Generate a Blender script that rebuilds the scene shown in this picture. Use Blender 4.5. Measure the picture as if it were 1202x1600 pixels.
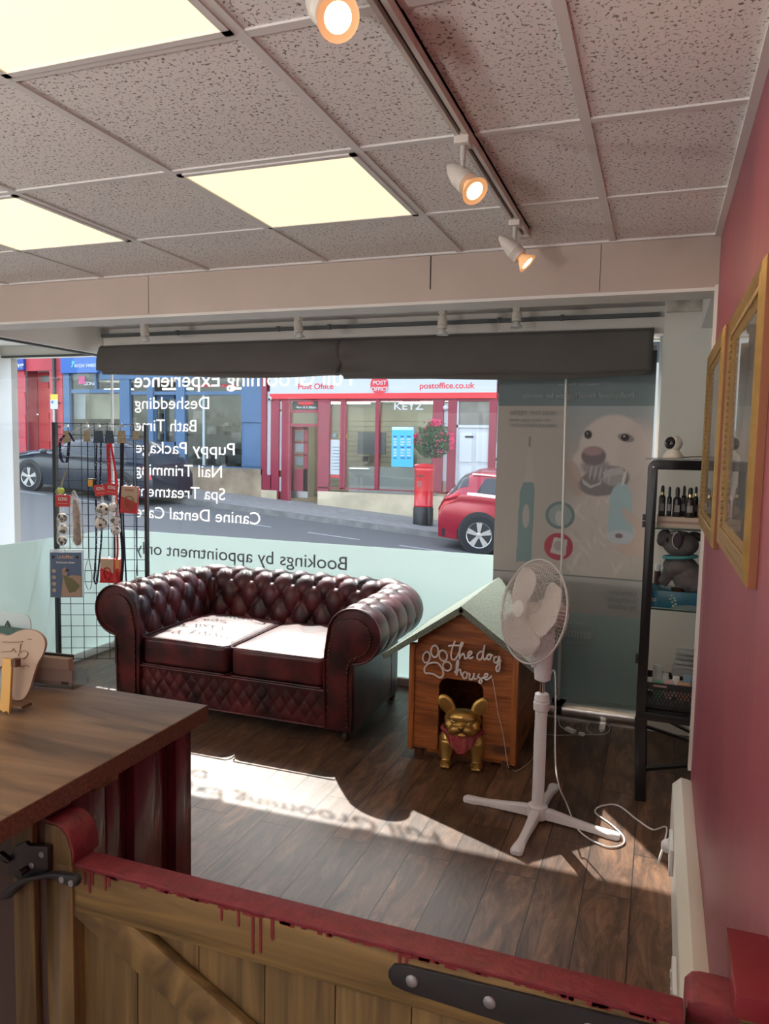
import bpy, bmesh, math, random
import numpy as np
from mathutils import Vector, Matrix, noise as mnoise
random.seed(7)
PI = math.pi
for o in list(bpy.data.objects): bpy.data.objects.remove(o)
SC = bpy.context.scene
COL = SC.collection
# ------------------------------------------------------------------ camera
FPX, PITCH, ROLL, YAW, CAMZ = 1176.8, 0.085953, 0.019937, -0.348336, 1.5
cp, sp = math.cos(PITCH), math.sin(PITCH); cy_, sy_ = math.cos(YAW), math.sin(YAW)
FW = Vector((sy_*cp, cy_*cp, -sp)); R0 = Vector((cy_, -sy_, 0)); U0 = R0.cross(FW)
RT = R0*math.cos(ROLL) + U0*math.sin(ROLL); UP = -R0*math.sin(ROLL) + U0*math.cos(ROLL)
cam_d = bpy.data.cameras.new('camera'); cam = bpy.data.objects.new('camera', cam_d); COL.objects.link(cam)
cam_d.sensor_fit = 'VERTICAL'; cam_d.sensor_height = 36; cam_d.lens = FPX*36/1600
cam_d.clip_start = .02; cam_d.clip_end = 200
mw = Matrix((RT, UP, -FW)).transposed().to_4x4(); mw.translation = (0, 0, CAMZ)
cam.matrix_world = mw
SC.camera = cam
def ray(x, y): return FW + RT*((x-601)/FPX) + UP*((800-y)/FPX)
def fl(x, y, z=0.0):
    d = ray(x, y); return d*((z-CAMZ)/d.z) + Vector((0, 0, CAMZ))
def onY(x, y, Y):
    d = ray(x, y); return d*(Y/d.y) + Vector((0, 0, CAMZ))
def onX(x, y, X):
    d = ray(x, y); return d*(X/d.x) + Vector((0, 0, CAMZ))
# ------------------------------------------------------------------ exposure, sky, sun
SC.view_settings.view_transform = 'Standard'; SC.view_settings.look = 'None'
SC.view_settings.gamma = 1; SC.view_settings.use_curve_mapping = False
SC.view_settings.exposure = 0.0
W = bpy.data.worlds.new('sky'); SC.world = W; W.use_nodes = True
nt = W.node_tree; bg = nt.nodes['Background']
sky = nt.nodes.new('ShaderNodeTexSky'); sky.sky_type = 'NISHITA'; sky.sun_disc = False
sky.sun_elevation = math.radians(42.5); sky.sun_rotation = math.radians(-27); sky.dust_density = 1.6
hs_ = nt.nodes.new('ShaderNodeHueSaturation'); hs_.inputs['Saturation'].default_value = .55; nt.links.new(sky.outputs[0], hs_.inputs['Color']); nt.links.new(hs_.outputs[0], bg.inputs[0]); bg.inputs[1].default_value = 0.92
SUN_DIR = Vector((.58, -.90, -1.0)).normalized()
sd = bpy.data.lights.new('sun', 'SUN'); sd.energy = 11; sd.angle = math.radians(.6); sd.color = (1, .95, .88)
so = bpy.data.objects.new('sun', sd); COL.objects.link(so); so.rotation_euler = SUN_DIR.to_track_quat('-Z', 'Y').to_euler()
so.location = (-6, 12, 14)
PANEL_COL = (1.0, .79, .46); PANEL_STR = 1.12; BULB_W = 9.0; REAR_FILL_STR = 3.0; UPL_FILL_W = 92.0
# ------------------------------------------------------------------ mesh helpers
class MB:
    def __init__(s): s.v = []; s.f = []; s.m = []; s.cur = 0
    def add(s, vs, fs):
        n = len(s.v); s.v += [tuple(p) for p in vs]; s.f += [tuple(i+n for i in f) for f in fs]; s.m += [s.cur]*len(fs); return s
    def box(s, a, b, M=None):
        x0, y0, z0 = [min(a[i], b[i]) for i in range(3)]; x1, y1, z1 = [max(a[i], b[i]) for i in range(3)]
        vs = [Vector(p) for p in ((x0,y0,z0),(x1,y0,z0),(x1,y1,z0),(x0,y1,z0),(x0,y0,z1),(x1,y0,z1),(x1,y1,z1),(x0,y1,z1))]
        if M: vs = [M @ p for p in vs]
        return s.add(vs, [(0,3,2,1),(4,5,6,7),(0,1,5,4),(1,2,6,5),(2,3,7,6),(3,0,4,7)])
    def bar(s, p, q, w, h, up=(0,0,1)):
        p = Vector(p); q = Vector(q); d = (q-p); L = d.length; d.normalize()
        u = Vector(up); r = d.cross(u).normalized(); u = r.cross(d)
        M = Matrix((d, r, u)).transposed().to_4x4(); M.translation = p
        return s.box((0,-w/2,-h/2), (L,w/2,h/2), M)
    def cyl(s, p, q, r0, r1=None, n=16, caps=True):
        r1 = r0 if r1 is None else r1
        return s.rings([(p, r0), (q, r1)], n, caps)
    def rings(s, pts, n=16, caps=True):
        P = [Vector(a) for a, _ in pts]; vs = []; t0 = None; k = len(P)
        for i in range(k):
            t = (P[min(i+1,k-1)]-P[max(i-1,0)]).normalized()
            if t0 is None:
                u = t.orthogonal().normalized()
            else:
                u = t0.rotation_difference(t) @ u
            t0 = t; w = t.cross(u)
            for j in range(n):
                a = 2*PI*j/n; vs.append(P[i]+(u*math.cos(a)+w*math.sin(a))*pts[i][1])
        fs = [(i*n+j, i*n+(j+1)%n, (i+1)*n+(j+1)%n, (i+1)*n+j) for i in range(k-1) for j in range(n)]
        if caps: fs += [tuple(range(n))[::-1], tuple((k-1)*n+j for j in range(n))]
        return s.add(vs, fs)
    def tube(s, pts, r, n=8): return s.rings([(p, r) for p in pts], n)
    def lathe(s, prof, o=(0,0,0), axis=(0,0,1), n=24):
        q = Vector((0,0,1)).rotation_difference(Vector(axis).normalized()); o = Vector(o)
        k = len(prof); vs = [o + q @ Vector((r*math.cos(2*PI*j/n), r*math.sin(2*PI*j/n), z)) for r, z in prof for j in range(n)]
        fs = [(i*n+j, i*n+(j+1)%n, (i+1)*n+(j+1)%n, (i+1)*n+j) for i in range(k-1) for j in range(n)]
        if prof[0][0] > 1e-5: fs.append(tuple(range(n))[::-1])
        if prof[-1][0] > 1e-5: fs.append(tuple((k-1)*n+j for j in range(n)))
        return s.add(vs, fs)
    def ell(s, c, r, M=None, nu=20, nv=12):
        c = Vector(c); r = (r,)*3 if isinstance(r, (int, float)) else r
        vs = []
        for i in range(nv+1):
            th = PI*i/nv
            for j in range(nu):
                p = Vector((r[0]*math.sin(th)*math.cos(2*PI*j/nu), r[1]*math.sin(th)*math.sin(2*PI*j/nu), r[2]*math.cos(th)))
                vs.append(c + (M @ p if M else p))
        return s.add(vs, [(i*nu+j, (i+1)*nu+j, (i+1)*nu+(j+1)%nu, i*nu+(j+1)%nu) for i in range(nv) for j in range(nu)])
    def prism(s, poly, f, d):      # poly of 2D points, f maps (a,b)->3D, d = extrusion vector
        P = [Vector(f(a, b)) for a, b in poly]; d = Vector(d); n = len(P)
        return s.add(P+[p+d for p in P], [tuple(range(n))[::-1], tuple(range(n, 2*n))]+[(i, (i+1)%n, n+(i+1)%n, n+i) for i in range(n)])
    def surf(s, F, nu, nv, closeu=False):
        vs = [F(i/nu, j/nv) for i in range(nu+1) for j in range(nv+1)]
        return s.add(vs, [(i*(nv+1)+j, (i+1)*(nv+1)+j, (i+1)*(nv+1)+j+1, i*(nv+1)+j+1) for i in range(nu) for j in range(nv)])
LOC = {}
def link(name, me, parent=None):
    o = bpy.data.objects.new(name, me); COL.objects.link(o)
    if parent is not None: o.parent = parent; LOC[o] = LOC.get(parent, Vector())
    return o
def tag(o, label, cat, group=None):
    o['label'] = label; o['category'] = cat
    if group: o['group'] = group
    return o
def obj(name, mb, mats, parent=None, smooth=35, bevel=0, label=None, kind=None):
    me = bpy.data.meshes.new(name); off = LOC.get(parent, Vector()) if parent else Vector()
    me.from_pydata([(a-off.x, b-off.y, c-off.z) for a, b, c in mb.v], [], mb.f)
    for m in (mats if isinstance(mats, (list, tuple)) else [mats]): me.materials.append(m)
    me.polygons.foreach_set('material_index', mb.m)
    bm = bmesh.new(); bm.from_mesh(me); bmesh.ops.remove_doubles(bm, verts=bm.verts, dist=1e-6)
    bmesh.ops.recalc_face_normals(bm, faces=bm.faces)
    if bevel:
        es = [e for e in bm.edges if len(e.link_faces) == 2 and e.calc_face_angle() > .6]
        bmesh.ops.bevel(bm, geom=es, offset=bevel, segments=2, profile=.6, affect='EDGES', clamp_overlap=True)
    bm.to_mesh(me); bm.free()
    if smooth: me.shade_smooth(); me.set_sharp_from_angle(angle=math.radians(smooth))
    o = link(name, me, parent)
    if label: o['label'] = label
    if kind: o['kind'] = kind
    return o
def thing(name, label, cat, loc=(0,0,0), group=None):
    o = bpy.data.objects.new(name, None); COL.objects.link(o); o.location = loc; o.empty_display_size = .05
    LOC[o] = Vector(loc); return tag(o, label, cat, group)
def solo(name, mb, m, label, cat, group=None, **k): return tag(obj(name, mb, m, **k), label, cat, group)
def struct(name, mb, m, **k): return obj(name, mb, m, kind='structure', **k)
def copy_tree(o, parent=None):
    c = o.copy(); COL.objects.link(c)
    if parent is not None: c.parent = parent
    for ch in o.children: copy_tree(ch, c)
    return c
def bx(*a): m = MB(); m.box(*a); return m
def remeshed(name, mb, m, parent, voxel, smooth_it=4):
    o = obj('tmp', mb, m, parent, smooth=0)
    md = o.modifiers.new('r', 'REMESH'); md.mode = 'VOXEL'; md.voxel_size = voxel; md.use_smooth_shade = True
    sm = o.modifiers.new('s', 'SMOOTH'); sm.iterations = smooth_it; sm.factor = .5
    dg = bpy.context.evaluated_depsgraph_get(); me = bpy.data.meshes.new_from_object(o.evaluated_get(dg))
    me.materials.clear(); me.materials.append(m); me.shade_smooth()
    bpy.data.objects.remove(o); return link(name, me, parent)
def text(name, s, m, parent, width=None, height=.1, x=0, y=0, z=0, face='-Y', depth=.002, align='LEFT', bold=0, maxw=None, label=None, slant=0, M=None):
    cu = bpy.data.curves.new('t', 'FONT'); cu.body = s; cu.size = 1; cu.extrude = 0; cu.offset = bold; cu.shear = slant
    o = bpy.data.objects.new('t', cu); COL.objects.link(o)
    dg = bpy.context.evaluated_depsgraph_get(); dg.update(); me = bpy.data.meshes.new_from_object(o.evaluated_get(dg))
    bpy.data.objects.remove(o)
    vs = [v.co.copy() for v in me.vertices]; x0 = min(v.x for v in vs); x1 = max(v.x for v in vs)
    sx = width/(x1-x0) if width else height; sz = height
    mb = MB(); off = {'LEFT': x0, 'RIGHT': x1, 'CENTER': (x0+x1)/2}[align]
    pts = []
    for v in vs:
        a = (v.x-off)*sx; b = v.y*sz
        if M is not None: p = M @ Vector((a, b, 0))
        elif face == '-Y': p = Vector((x+a, y, z+b))
        elif face == '+Y': p = Vector((x-a, y, z+b))
        else: p = Vector((x, y-a, z+b))
        pts.append(p)
    n = len(pts); d = {'-Y': Vector((0, depth, 0)), '+Y': Vector((0, -depth, 0)), '-X': Vector((depth, 0, 0))}[face] if M is None else (M.to_3x3() @ Vector((0,0,-depth)))
    fs = [tuple(p.vertices) for p in me.polygons]
    from collections import Counter
    ec = Counter(); dire = {}
    for f in fs:
        for i in range(len(f)):
            e = (f[i], f[(i+1) % len(f)]); ec[tuple(sorted(e))] += 1; dire[tuple(sorted(e))] = e
    mb.add(pts+[p+d for p in pts], fs+[tuple(i+n for i in f[::-1]) for f in fs]+[(e[1], e[0], e[0]+n, e[1]+n) for k, e in dire.items() if ec[k] == 1])
    return obj(name, mb, m, parent, smooth=0, label=label)
def smoothline(P, k=6):            # Catmull-Rom through P
    P = [Vector(p) for p in P]; out = []
    for i in range(len(P)-1):
        a, b, c, d = P[max(i-1,0)], P[i], P[i+1], P[min(i+2,len(P)-1)]
        for j in range(k):
            t = j/k; out.append(.5*((2*b)+(c-a)*t+(2*a-5*b+4*c-d)*t*t+(3*b-a-3*c+d)*t**3))
    out.append(P[-1]); return out
# ------------------------------------------------------------------ materials
MC = {}
def mat(name, col, rough=.5, metal=0, spec=.5, var=0, vscale=8, bump=0, bscale=60, emit=None, estr=1, trans=0, coat=0, stretch=None, alpha=1):
    if name in MC: return MC[name]
    m = bpy.data.materials.new(name); m.use_nodes = True; n = m.node_tree.nodes; l = m.node_tree.links; b = n['Principled BSDF']
    b.inputs['Base Color'].default_value = (*col, 1); b.inputs['Roughness'].default_value = rough; b.inputs['Metallic'].default_value = metal
    b.inputs['Specular IOR Level'].default_value = spec; b.inputs['Coat Weight'].default_value = coat; b.inputs['Coat Roughness'].default_value = .12
    b.inputs['Transmission Weight'].default_value = trans; b.inputs['Alpha'].default_value = alpha
    if emit: b.inputs['Emission Color'].default_value = (*emit, 1); b.inputs['Emission Strength'].default_value = estr
    if var or bump:
        tc = n.new('ShaderNodeTexCoord'); mp = n.new('ShaderNodeMapping'); l.new(tc.outputs['Object'], mp.inputs[0])
        if stretch: mp.inputs['Scale'].default_value = stretch
    if var:
        ns = n.new('ShaderNodeTexNoise'); ns.inputs['Scale'].default_value = vscale; ns.inputs['Detail'].default_value = 6; l.new(mp.outputs[0], ns.inputs[0])
        mr = n.new('ShaderNodeMapRange'); mr.inputs['From Min'].default_value = .3; mr.inputs['From Max'].default_value = .7
        mr.inputs['To Min'].default_value = 1-var; mr.inputs['To Max'].default_value = 1+var; l.new(ns.outputs[0], mr.inputs[0])
        hs = n.new('ShaderNodeHueSaturation'); hs.inputs['Color'].default_value = (*col, 1); l.new(mr.outputs[0], hs.inputs['Value']); l.new(hs.outputs[0], b.inputs['Base Color'])
    if bump:
        nb = n.new('ShaderNodeTexNoise'); nb.inputs['Scale'].default_value = bscale; nb.inputs['Detail'].default_value = 4; l.new(mp.outputs[0], nb.inputs[0])
        bp = n.new('ShaderNodeBump'); bp.inputs['Strength'].default_value = bump; bp.inputs['Distance'].default_value = .01; l.new(nb.outputs[0], bp.inputs['Height']); l.new(bp.outputs[0], b.inputs['Normal'])
    MC[name] = m; return m
def wood(name, c1, c2, rough=.45, grain=(60, 60, 3), scale=1.0, knots=0, bump=.25, coat=0, dist=1.5):
    m = bpy.data.materials.new(name); m.use_nodes = True; n = m.node_tree.nodes; l = m.node_tree.links; b = n['Principled BSDF']
    tc = n.new('ShaderNodeTexCoord'); mp = n.new('ShaderNodeMapping'); mp.inputs['Scale'].default_value = [g*scale for g in grain]; l.new(tc.outputs['Object'], mp.inputs[0])
    ns = n.new('ShaderNodeTexNoise'); ns.inputs['Scale'].default_value = 1; ns.inputs['Detail'].default_value = 7; ns.inputs['Distortion'].default_value = dist; l.new(mp.outputs[0], ns.inputs[0])
    cr = n.new('ShaderNodeValToRGB'); cr.color_ramp.elements[0].color = (*c1, 1); cr.color_ramp.elements[1].color = (*c2, 1)
    cr.color_ramp.elements[0].position = .32; cr.color_ramp.elements[1].position = .68; l.new(ns.outputs[0], cr.inputs[0]); out = cr.outputs[0]
    if knots:
        mp2 = n.new('ShaderNodeMapping'); mp2.inputs['Scale'].default_value = [knots*(1 if g > 20 else .45) for g in grain]; l.new(tc.outputs['Object'], mp2.inputs[0])
        vo = n.new('ShaderNodeTexVoronoi'); vo.inputs['Scale'].default_value = 1; l.new(mp2.outputs[0], vo.inputs[0])
        kr = n.new('ShaderNodeValToRGB'); kr.color_ramp.elements[0].position = .07; kr.color_ramp.elements[1].position = .16
        kr.color_ramp.elements[0].color = (.25,.2,.18,1); kr.color_ramp.elements[1].color = (1,1,1,1); l.new(vo.outputs['Distance'], kr.inputs[0])
        mx = n.new('ShaderNodeMix'); mx.data_type = 'RGBA'; mx.blend_type = 'MULTIPLY'; mx.inputs[0].default_value = 1; l.new(out, mx.inputs[6]); l.new(kr.outputs[0], mx.inputs[7]); out = mx.outputs[2]
    l.new(out, b.inputs['Base Color']); b.inputs['Roughness'].default_value = rough; b.inputs['Coat Weight'].default_value = coat
    bp = n.new('ShaderNodeBump'); bp.inputs['Strength'].default_value = bump; bp.inputs['Distance'].default_value = .004; l.new(ns.outputs[0], bp.inputs['Height']); l.new(bp.outputs[0], b.inputs['Normal'])
    MC[name] = m; return m
def glassy(name, tint=(1,1,1), refl=.06, rough=.0):
    m = bpy.data.materials.new(name); m.use_nodes = True; n = m.node_tree.nodes; l = m.node_tree.links
    t = n.new('ShaderNodeBsdfTransparent'); t.inputs[0].default_value = (*tint, 1); g = n.new('ShaderNodeBsdfGlossy'); g.inputs['Roughness'].default_value = rough
    lw = n.new('ShaderNodeLayerWeight'); pw = n.new('ShaderNodeMath'); pw.operation = 'POWER'; pw.inputs[1].default_value = 5; l.new(lw.outputs['Facing'], pw.inputs[0]); lw.inputs[0].default_value = .5
    mm = n.new('ShaderNodeMath'); mm.operation = 'MULTIPLY_ADD'; mm.inputs[1].default_value = .5; mm.inputs[2].default_value = refl/2; l.new(pw.outputs[0], mm.inputs[0]); mm.use_clamp = True
    mx = n.new('ShaderNodeMixShader'); l.new(mm.outputs[0], mx.inputs[0]); l.new(t.outputs[0], mx.inputs[1]); l.new(g.outputs[0], mx.inputs[2])
    l.new(mx.outputs[0], n['Material Output'].inputs[0]); return m
def frosty(name, col, tr, dif, clear):
    m = bpy.data.materials.new(name); m.use_nodes = True; n = m.node_tree.nodes; l = m.node_tree.links
    a = n.new('ShaderNodeBsdfTranslucent'); a.inputs[0].default_value = (*[c*tr for c in col], 1)
    d = n.new('ShaderNodeBsdfDiffuse'); d.inputs[0].default_value = (*[c*dif for c in col], 1)
    ad = n.new('ShaderNodeAddShader'); l.new(a.outputs[0], ad.inputs[0]); l.new(d.outputs[0], ad.inputs[1])
    t = n.new('ShaderNodeBsdfTransparent'); mx = n.new('ShaderNodeMixShader'); mx.inputs[0].default_value = clear; l.new(ad.outputs[0], mx.inputs[1]); l.new(t.outputs[0], mx.inputs[2])
    l.new(mx.outputs[0], n['Material Output'].inputs[0]); return m

def ceiling_mat():
    m = bpy.data.materials.new('mineral_tile'); m.use_nodes = True; n = m.node_tree.nodes; l = m.node_tree.links; b = n['Principled BSDF']
    tc = n.new('ShaderNodeTexCoord')
    v = n.new('ShaderNodeTexNoise'); v.inputs['Scale'].default_value = 125; v.inputs['Detail'].default_value = 1.5; v.inputs['Distortion'].default_value = .6; l.new(tc.outputs['Object'], v.inputs[0])
    cr = n.new('ShaderNodeValToRGB'); cr.color_ramp.elements[0].position = .33; cr.color_ramp.elements[1].position = .41
    cr.color_ramp.elements[0].color = (.24,.21,.185,1); cr.color_ramp.elements[1].color = (.83,.815,.79,1); l.new(v.outputs[0], cr.inputs[0]); l.new(cr.outputs[0], b.inputs['Base Color'])
    bp = n.new('ShaderNodeBump'); bp.inputs['Strength'].default_value = .6; bp.inputs['Distance'].default_value = .003; l.new(cr.outputs[0], bp.inputs['Height']); l.new(bp.outputs[0], b.inputs['Normal'])
    b.inputs['Roughness'].default_value = .95; return m
def floor_mat():
    m = bpy.data.materials.new('dark_wood_laminate'); m.use_nodes = True; n = m.node_tree.nodes; l = m.node_tree.links; b = n['Principled BSDF']
    tc = n.new('ShaderNodeTexCoord'); mp = n.new('ShaderNodeMapping'); mp.inputs['Rotation'].default_value = (0, 0, PI/2); mp.inputs['Location'].default_value = (.1, .02, 0); l.new(tc.outputs['Object'], mp.inputs[0])
    br = n.new('ShaderNodeTexBrick'); br.inputs['Scale'].default_value = 1; br.inputs['Brick Width'].default_value = .82; br.inputs['Row Height'].default_value = .157; br.inputs['Mortar Size'].default_value = .0022
    br.inputs['Mortar Smooth'].default_value = .2; br.offset = .37; br.inputs['Color1'].default_value = (.62,.62,.62,1); br.inputs['Color2'].default_value = (1.15,1.1,1.05,1); br.inputs['Mortar'].default_value = (.12,.12,.12,1)
    l.new(mp.outputs[0], br.inputs[0])
    ad = n.new('ShaderNodeVectorMath'); ad.operation = 'ADD'; sc = n.new('ShaderNodeVectorMath'); sc.operation = 'SCALE'; sc.inputs['Scale'].default_value = 9; l.new(br.outputs[0], sc.inputs[0]); l.new(tc.outputs['Object'], ad.inputs[0]); l.new(sc.outputs[0], ad.inputs[1])
    m2 = n.new('ShaderNodeMapping'); m2.inputs['Scale'].default_value = (16, 3.2, 1); l.new(ad.outputs[0], m2.inputs[0])
    ns = n.new('ShaderNodeTexNoise'); ns.inputs['Scale'].default_value = 1.3; ns.inputs['Detail'].default_value = 9; ns.inputs['Roughness'].default_value = .72; ns.inputs['Distortion'].default_value = .7; l.new(m2.outputs[0], ns.inputs[0])
    cr = n.new('ShaderNodeValToRGB'); e = cr.color_ramp.elements; e[0].position = .34; e[0].color = (.040,.021,.013,1); e[1].position = .7; e[1].color = (.25,.135,.08,1); x = e.new(.5); x.color = (.115,.060,.036,1); l.new(ns.outputs[0], cr.inputs[0])
    mx = n.new('ShaderNodeMix'); mx.data_type = 'RGBA'; mx.blend_type = 'MULTIPLY'; mx.inputs[0].default_value = 1; l.new(cr.outputs[0], mx.inputs[6]); l.new(br.outputs[0], mx.inputs[7]); l.new(mx.outputs[2], b.inputs['Base Color'])
    ma = n.new('ShaderNodeMath'); ma.operation = 'MULTIPLY_ADD'; ma.inputs[1].default_value = -2.2; l.new(br.outputs['Fac'], ma.inputs[0]); l.new(ns.outputs[0], ma.inputs[2])
    bp = n.new('ShaderNodeBump'); bp.inputs['Strength'].default_value = .55; bp.inputs['Distance'].default_value = .0022; l.new(ma.outputs[0], bp.inputs['Height']); l.new(bp.outputs[0], b.inputs['Normal'])
    b.inputs['Roughness'].default_value = .40; b.inputs['Specular IOR Level'].default_value = .36; return m
M_ceil = ceiling_mat(); M_floor = floor_mat()
M_white = mat('white_paint', (.72,.70,.66), .55, var=.04, vscale=3)
M_tbar = mat('white_metal_tbar', (.72,.70,.67), .45)
M_beam = mat('taupe_paint', (.50,.415,.355), .6, var=.05, vscale=3)
M_maroon = mat('maroon_wall', (.285,.066,.092), .42, var=.10, vscale=2.2, bump=.08, bscale=30, stretch=(1,3,.4))
M_black = mat('black_metal', (.018,.018,.02), .35, spec=.5)
M_blackp = mat('black_plastic', (.02,.02,.022), .45)
M_dkwire = mat('dark_wire', (.03,.035,.04), .4, metal=.6)
M_grey = mat('grey_metal', (.33,.34,.35), .4, metal=.7)
M_alu = mat('aluminium', (.75,.75,.74), .28, metal=1)
M_chrome = mat('chrome', (.85,.85,.85), .12, metal=1)
M_whitep = mat('white_plastic', (.78,.78,.80), .35)
M_glass = glassy('window_glass', (.97,.99,.985), .022)
M_acryl = glassy('clear_acrylic', (.93,.95,.96), .09)
M_shelfglass = glassy('shelf_glass', (.86,.93,.92), .08)
M_frost = frosty('frosted_film', (.82,.93,.92), .39, .45, .02)
M_vinyl = frosty('white_vinyl', (1,1,1), .35, .75, 0)
M_vinylgrey = frosty('grey_vinyl', (.30,.37,.39), .25, .6, 0)
M_panel = mat('light_diffuser', (.9,.85,.7), .4, emit=PANEL_COL, estr=PANEL_STR)
M_bulb = mat('lit_bulb', (1,.9,.7), .3, emit=(1,.72,.30), estr=6)
M_bulbglow = mat('bulb_reflector', (.9,.6,.35), .25, emit=(1,.45,.16), estr=.45)
# ------------------------------------------------------------------ room shell
Yb, Xw = 3.08, .1725
struct('floor', bx((-5,-4.6,-.12), (.6,4.47,0)), M_floor)
m = MB(); m.box((Xw,-4.6,-.1), (.7,Yb,2.45)); struct('wall_right', m, M_maroon)
struct('wall_left', bx((-5,-4.6,-.1), (-4.8,3.3,2.45)), mat('left_wall_paint', (.55,.5,.47), .6))
struct('wall_back', bx((-5,-4.8,-.1), (.7,-4.6,2.45)), mat('back_wall_paint', (.62,.55,.50), .6))
struct('wall_lobby', bx((-4.8,3.2,0), (-3.72,3.3,2.3)), M_white)
m = MB(); m.box((.55,Yb,-.1), (.7,4.55,2.45)); struct('wall_alcove_right', m, M_white)
m = MB(); m.box((-.012,4.22,0), (.56,4.47,2.30)); m.box((-.002,4.19,.1), (.55,4.22,2.215)); struct('wall_pillar', m, mat('pillar_paint', (.70,.69,.63), .6, var=.05, vscale=2))
m = MB(); m.box((-.002,4.165,2.215), (.2,4.2,2.3)); struct('trim_1', m, mat('patched_plaster', (.50,.46,.41), .8, var=.35, vscale=14))
m = MB(); m.box((.165,3.2,2.13), (.56,4.2,2.31)); struct('trim_2', m, mat('soffit_white', (.80,.79,.76), .6))
m = MB(); m.box((Xw-.012,Yb-.004,.27), (Xw+.008,Yb+.016,2.12)); struct('trim_3', m, M_white)
# ceiling with tile grid
GX = [-2.009+.6*k for k in range(-5,4)]+[Xw]; GY = [.7556+.6*k for k in range(-9,4)]+[Yb]
PANELS = [(-1.409,1.956),(-2.609,1.956),(-1.409,.756),(-1.409,-1.044),(-2.609,-1.044),(-3.809,.756),(-1.409,-2.844),(-2.609,-2.844),(-3.809,-1.044)]  # the last six are unseen panels added to brighten the room
m = MB(); m.box((-5,-4.6,2.304), (.7,Yb+.02,2.5)); struct('ceiling', m, M_ceil)
m = MB()
for x in GX:
    if x > Xw-.001: m.box((Xw-.022,-4.6,2.293), (Xw,Yb,2.304))
    else: m.box((x-.012,-4.6,2.298), (x+.012,Yb,2.304))
for y in GY[:-1]: m.box((-4.8,y-.012,2.2985), (Xw,y+.012,2.3035))
m.box((-4.8,Yb-.018,2.296), (Xw,Yb,2.304))
struct('trim_4', m, M_tbar)
m = MB()
for i in range(len(GX)-1):
    for j in range(len(GY)-1):   # thin dark shadow gap on the far side of each bar
        pass
# beam across the room at the alcove and alcove ceiling
m = MB(); m.box((-4.8,Yb,2.112), (Xw+.01,Yb+.13,2.45)); m.box((Xw,Yb+.02,2.112), (.56,Yb+.13,2.45)); struct('beam', m, M_beam, bevel=.004)
m = MB(); m.box((-4.8,Yb+.002,2.100), (.56,Yb+.16,2.114)); m.box((-4.8,Yb+.13,2.112), (.56,Yb+.16,2.3)); struct('trim_5', m, M_white)
m = MB()
for px, w in ((232,.0015),(673,.005),(938,.002)):
    p = onY(px, 430, Yb); m.box((p.x-w/2,Yb-.0015,2.118 if w < .004 else 2.16), (p.x+w/2,Yb+.002,2.296))
struct('trim_6', m, mat('beam_joint', (.06,.05,.045), .8))
m = MB(); m.box((-5,Yb+.16,2.28), (.7,4.6,2.5)); struct('ceiling_alcove', m, mat('alcove_white', (.90,.89,.86), .6))
# window wall: header, front panes, side return, lobby
m = MB(); m.box((-3.74,4.30,2.13), (-.002,4.50,2.215)); m.box((-3.74,4.36,2.215), (-.002,4.50,2.30)); m.box((-5,4.42,2.125), (-3.70,4.50,2.5)); m.box((-5,4.50,2.12), (.7,4.56,3.9)); struct('wall_front_header', m, mat('header_cream', (.80,.77,.71), .55), bevel=.003)
m = MB(); m.box((-3.72,4.283,2.216), (-.04,4.36,2.236)); 
for x in (-3.05,-2.3,-1.95,-.9,-.55): m.box((x,4.276,2.212), (x+.018,4.30,2.242))
struct('trim_7', m, mat('grey_rail', (.10,.11,.115), .5))
m = MB(); m.box((-3.76,3.2,2.10), (-3.66,4.36,2.285)); struct('trim_8', m, mat('header_cream2', (.84,.82,.77), .55), bevel=.004)
m = MB(); m.box((-3.715,3.3,2.088), (-3.685,4.44,2.10)); m.box((-4.8,4.41,2.112), (-3.7,4.44,2.126)); struct('trim_9', m, mat('dark_seal', (.08,.09,.09), .5))
struct('ceiling_lobby', bx((-5,3.3,2.2), (-3.76,4.5,2.3)), mat('lobby_white', (.85,.85,.83), .6))
struct('wall_lobby_left', bx((-5,3.3,-.1), (-4.70,4.5,2.3)), mat('lobby_wall', (.80,.82,.84), .6))
m = MB(); m.box((-3.72,4.41,0), (.0,4.47,.05)); m.box((-3.73,3.3,0), (-3.68,4.45,.05)); m.box((-3.71,4.43,.05), (-3.695,4.445,2.11)); m.box((-.03,4.41,.03), (-.005,4.47,2.13)); struct('window_frame', m, mat('frame_white', (.72,.72,.70), .4), bevel=.003)
m = MB(); m.box((-3.70,4.436,.05), (-.02,4.444,2.13)); w1 = struct('window_1', m, M_glass)
m = MB(); m.box((-3.704,3.3,.05), (-3.696,4.43,2.095)); w2 = struct('window_2', m, M_glass)
m = MB(); m.box((-3.692,4.4325,.05), (-.03,4.4345,.868)); obj('frosted_film', m, M_frost, w1, smooth=0, label='pale frosted film on the lower window')
m = MB(); m.box((-3.6945,3.3,.05), (-3.6925,4.43,.868)); obj('frosted_film', m, M_frost, w2, smooth=0, label='pale frosted film on the lower side pane')
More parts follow.
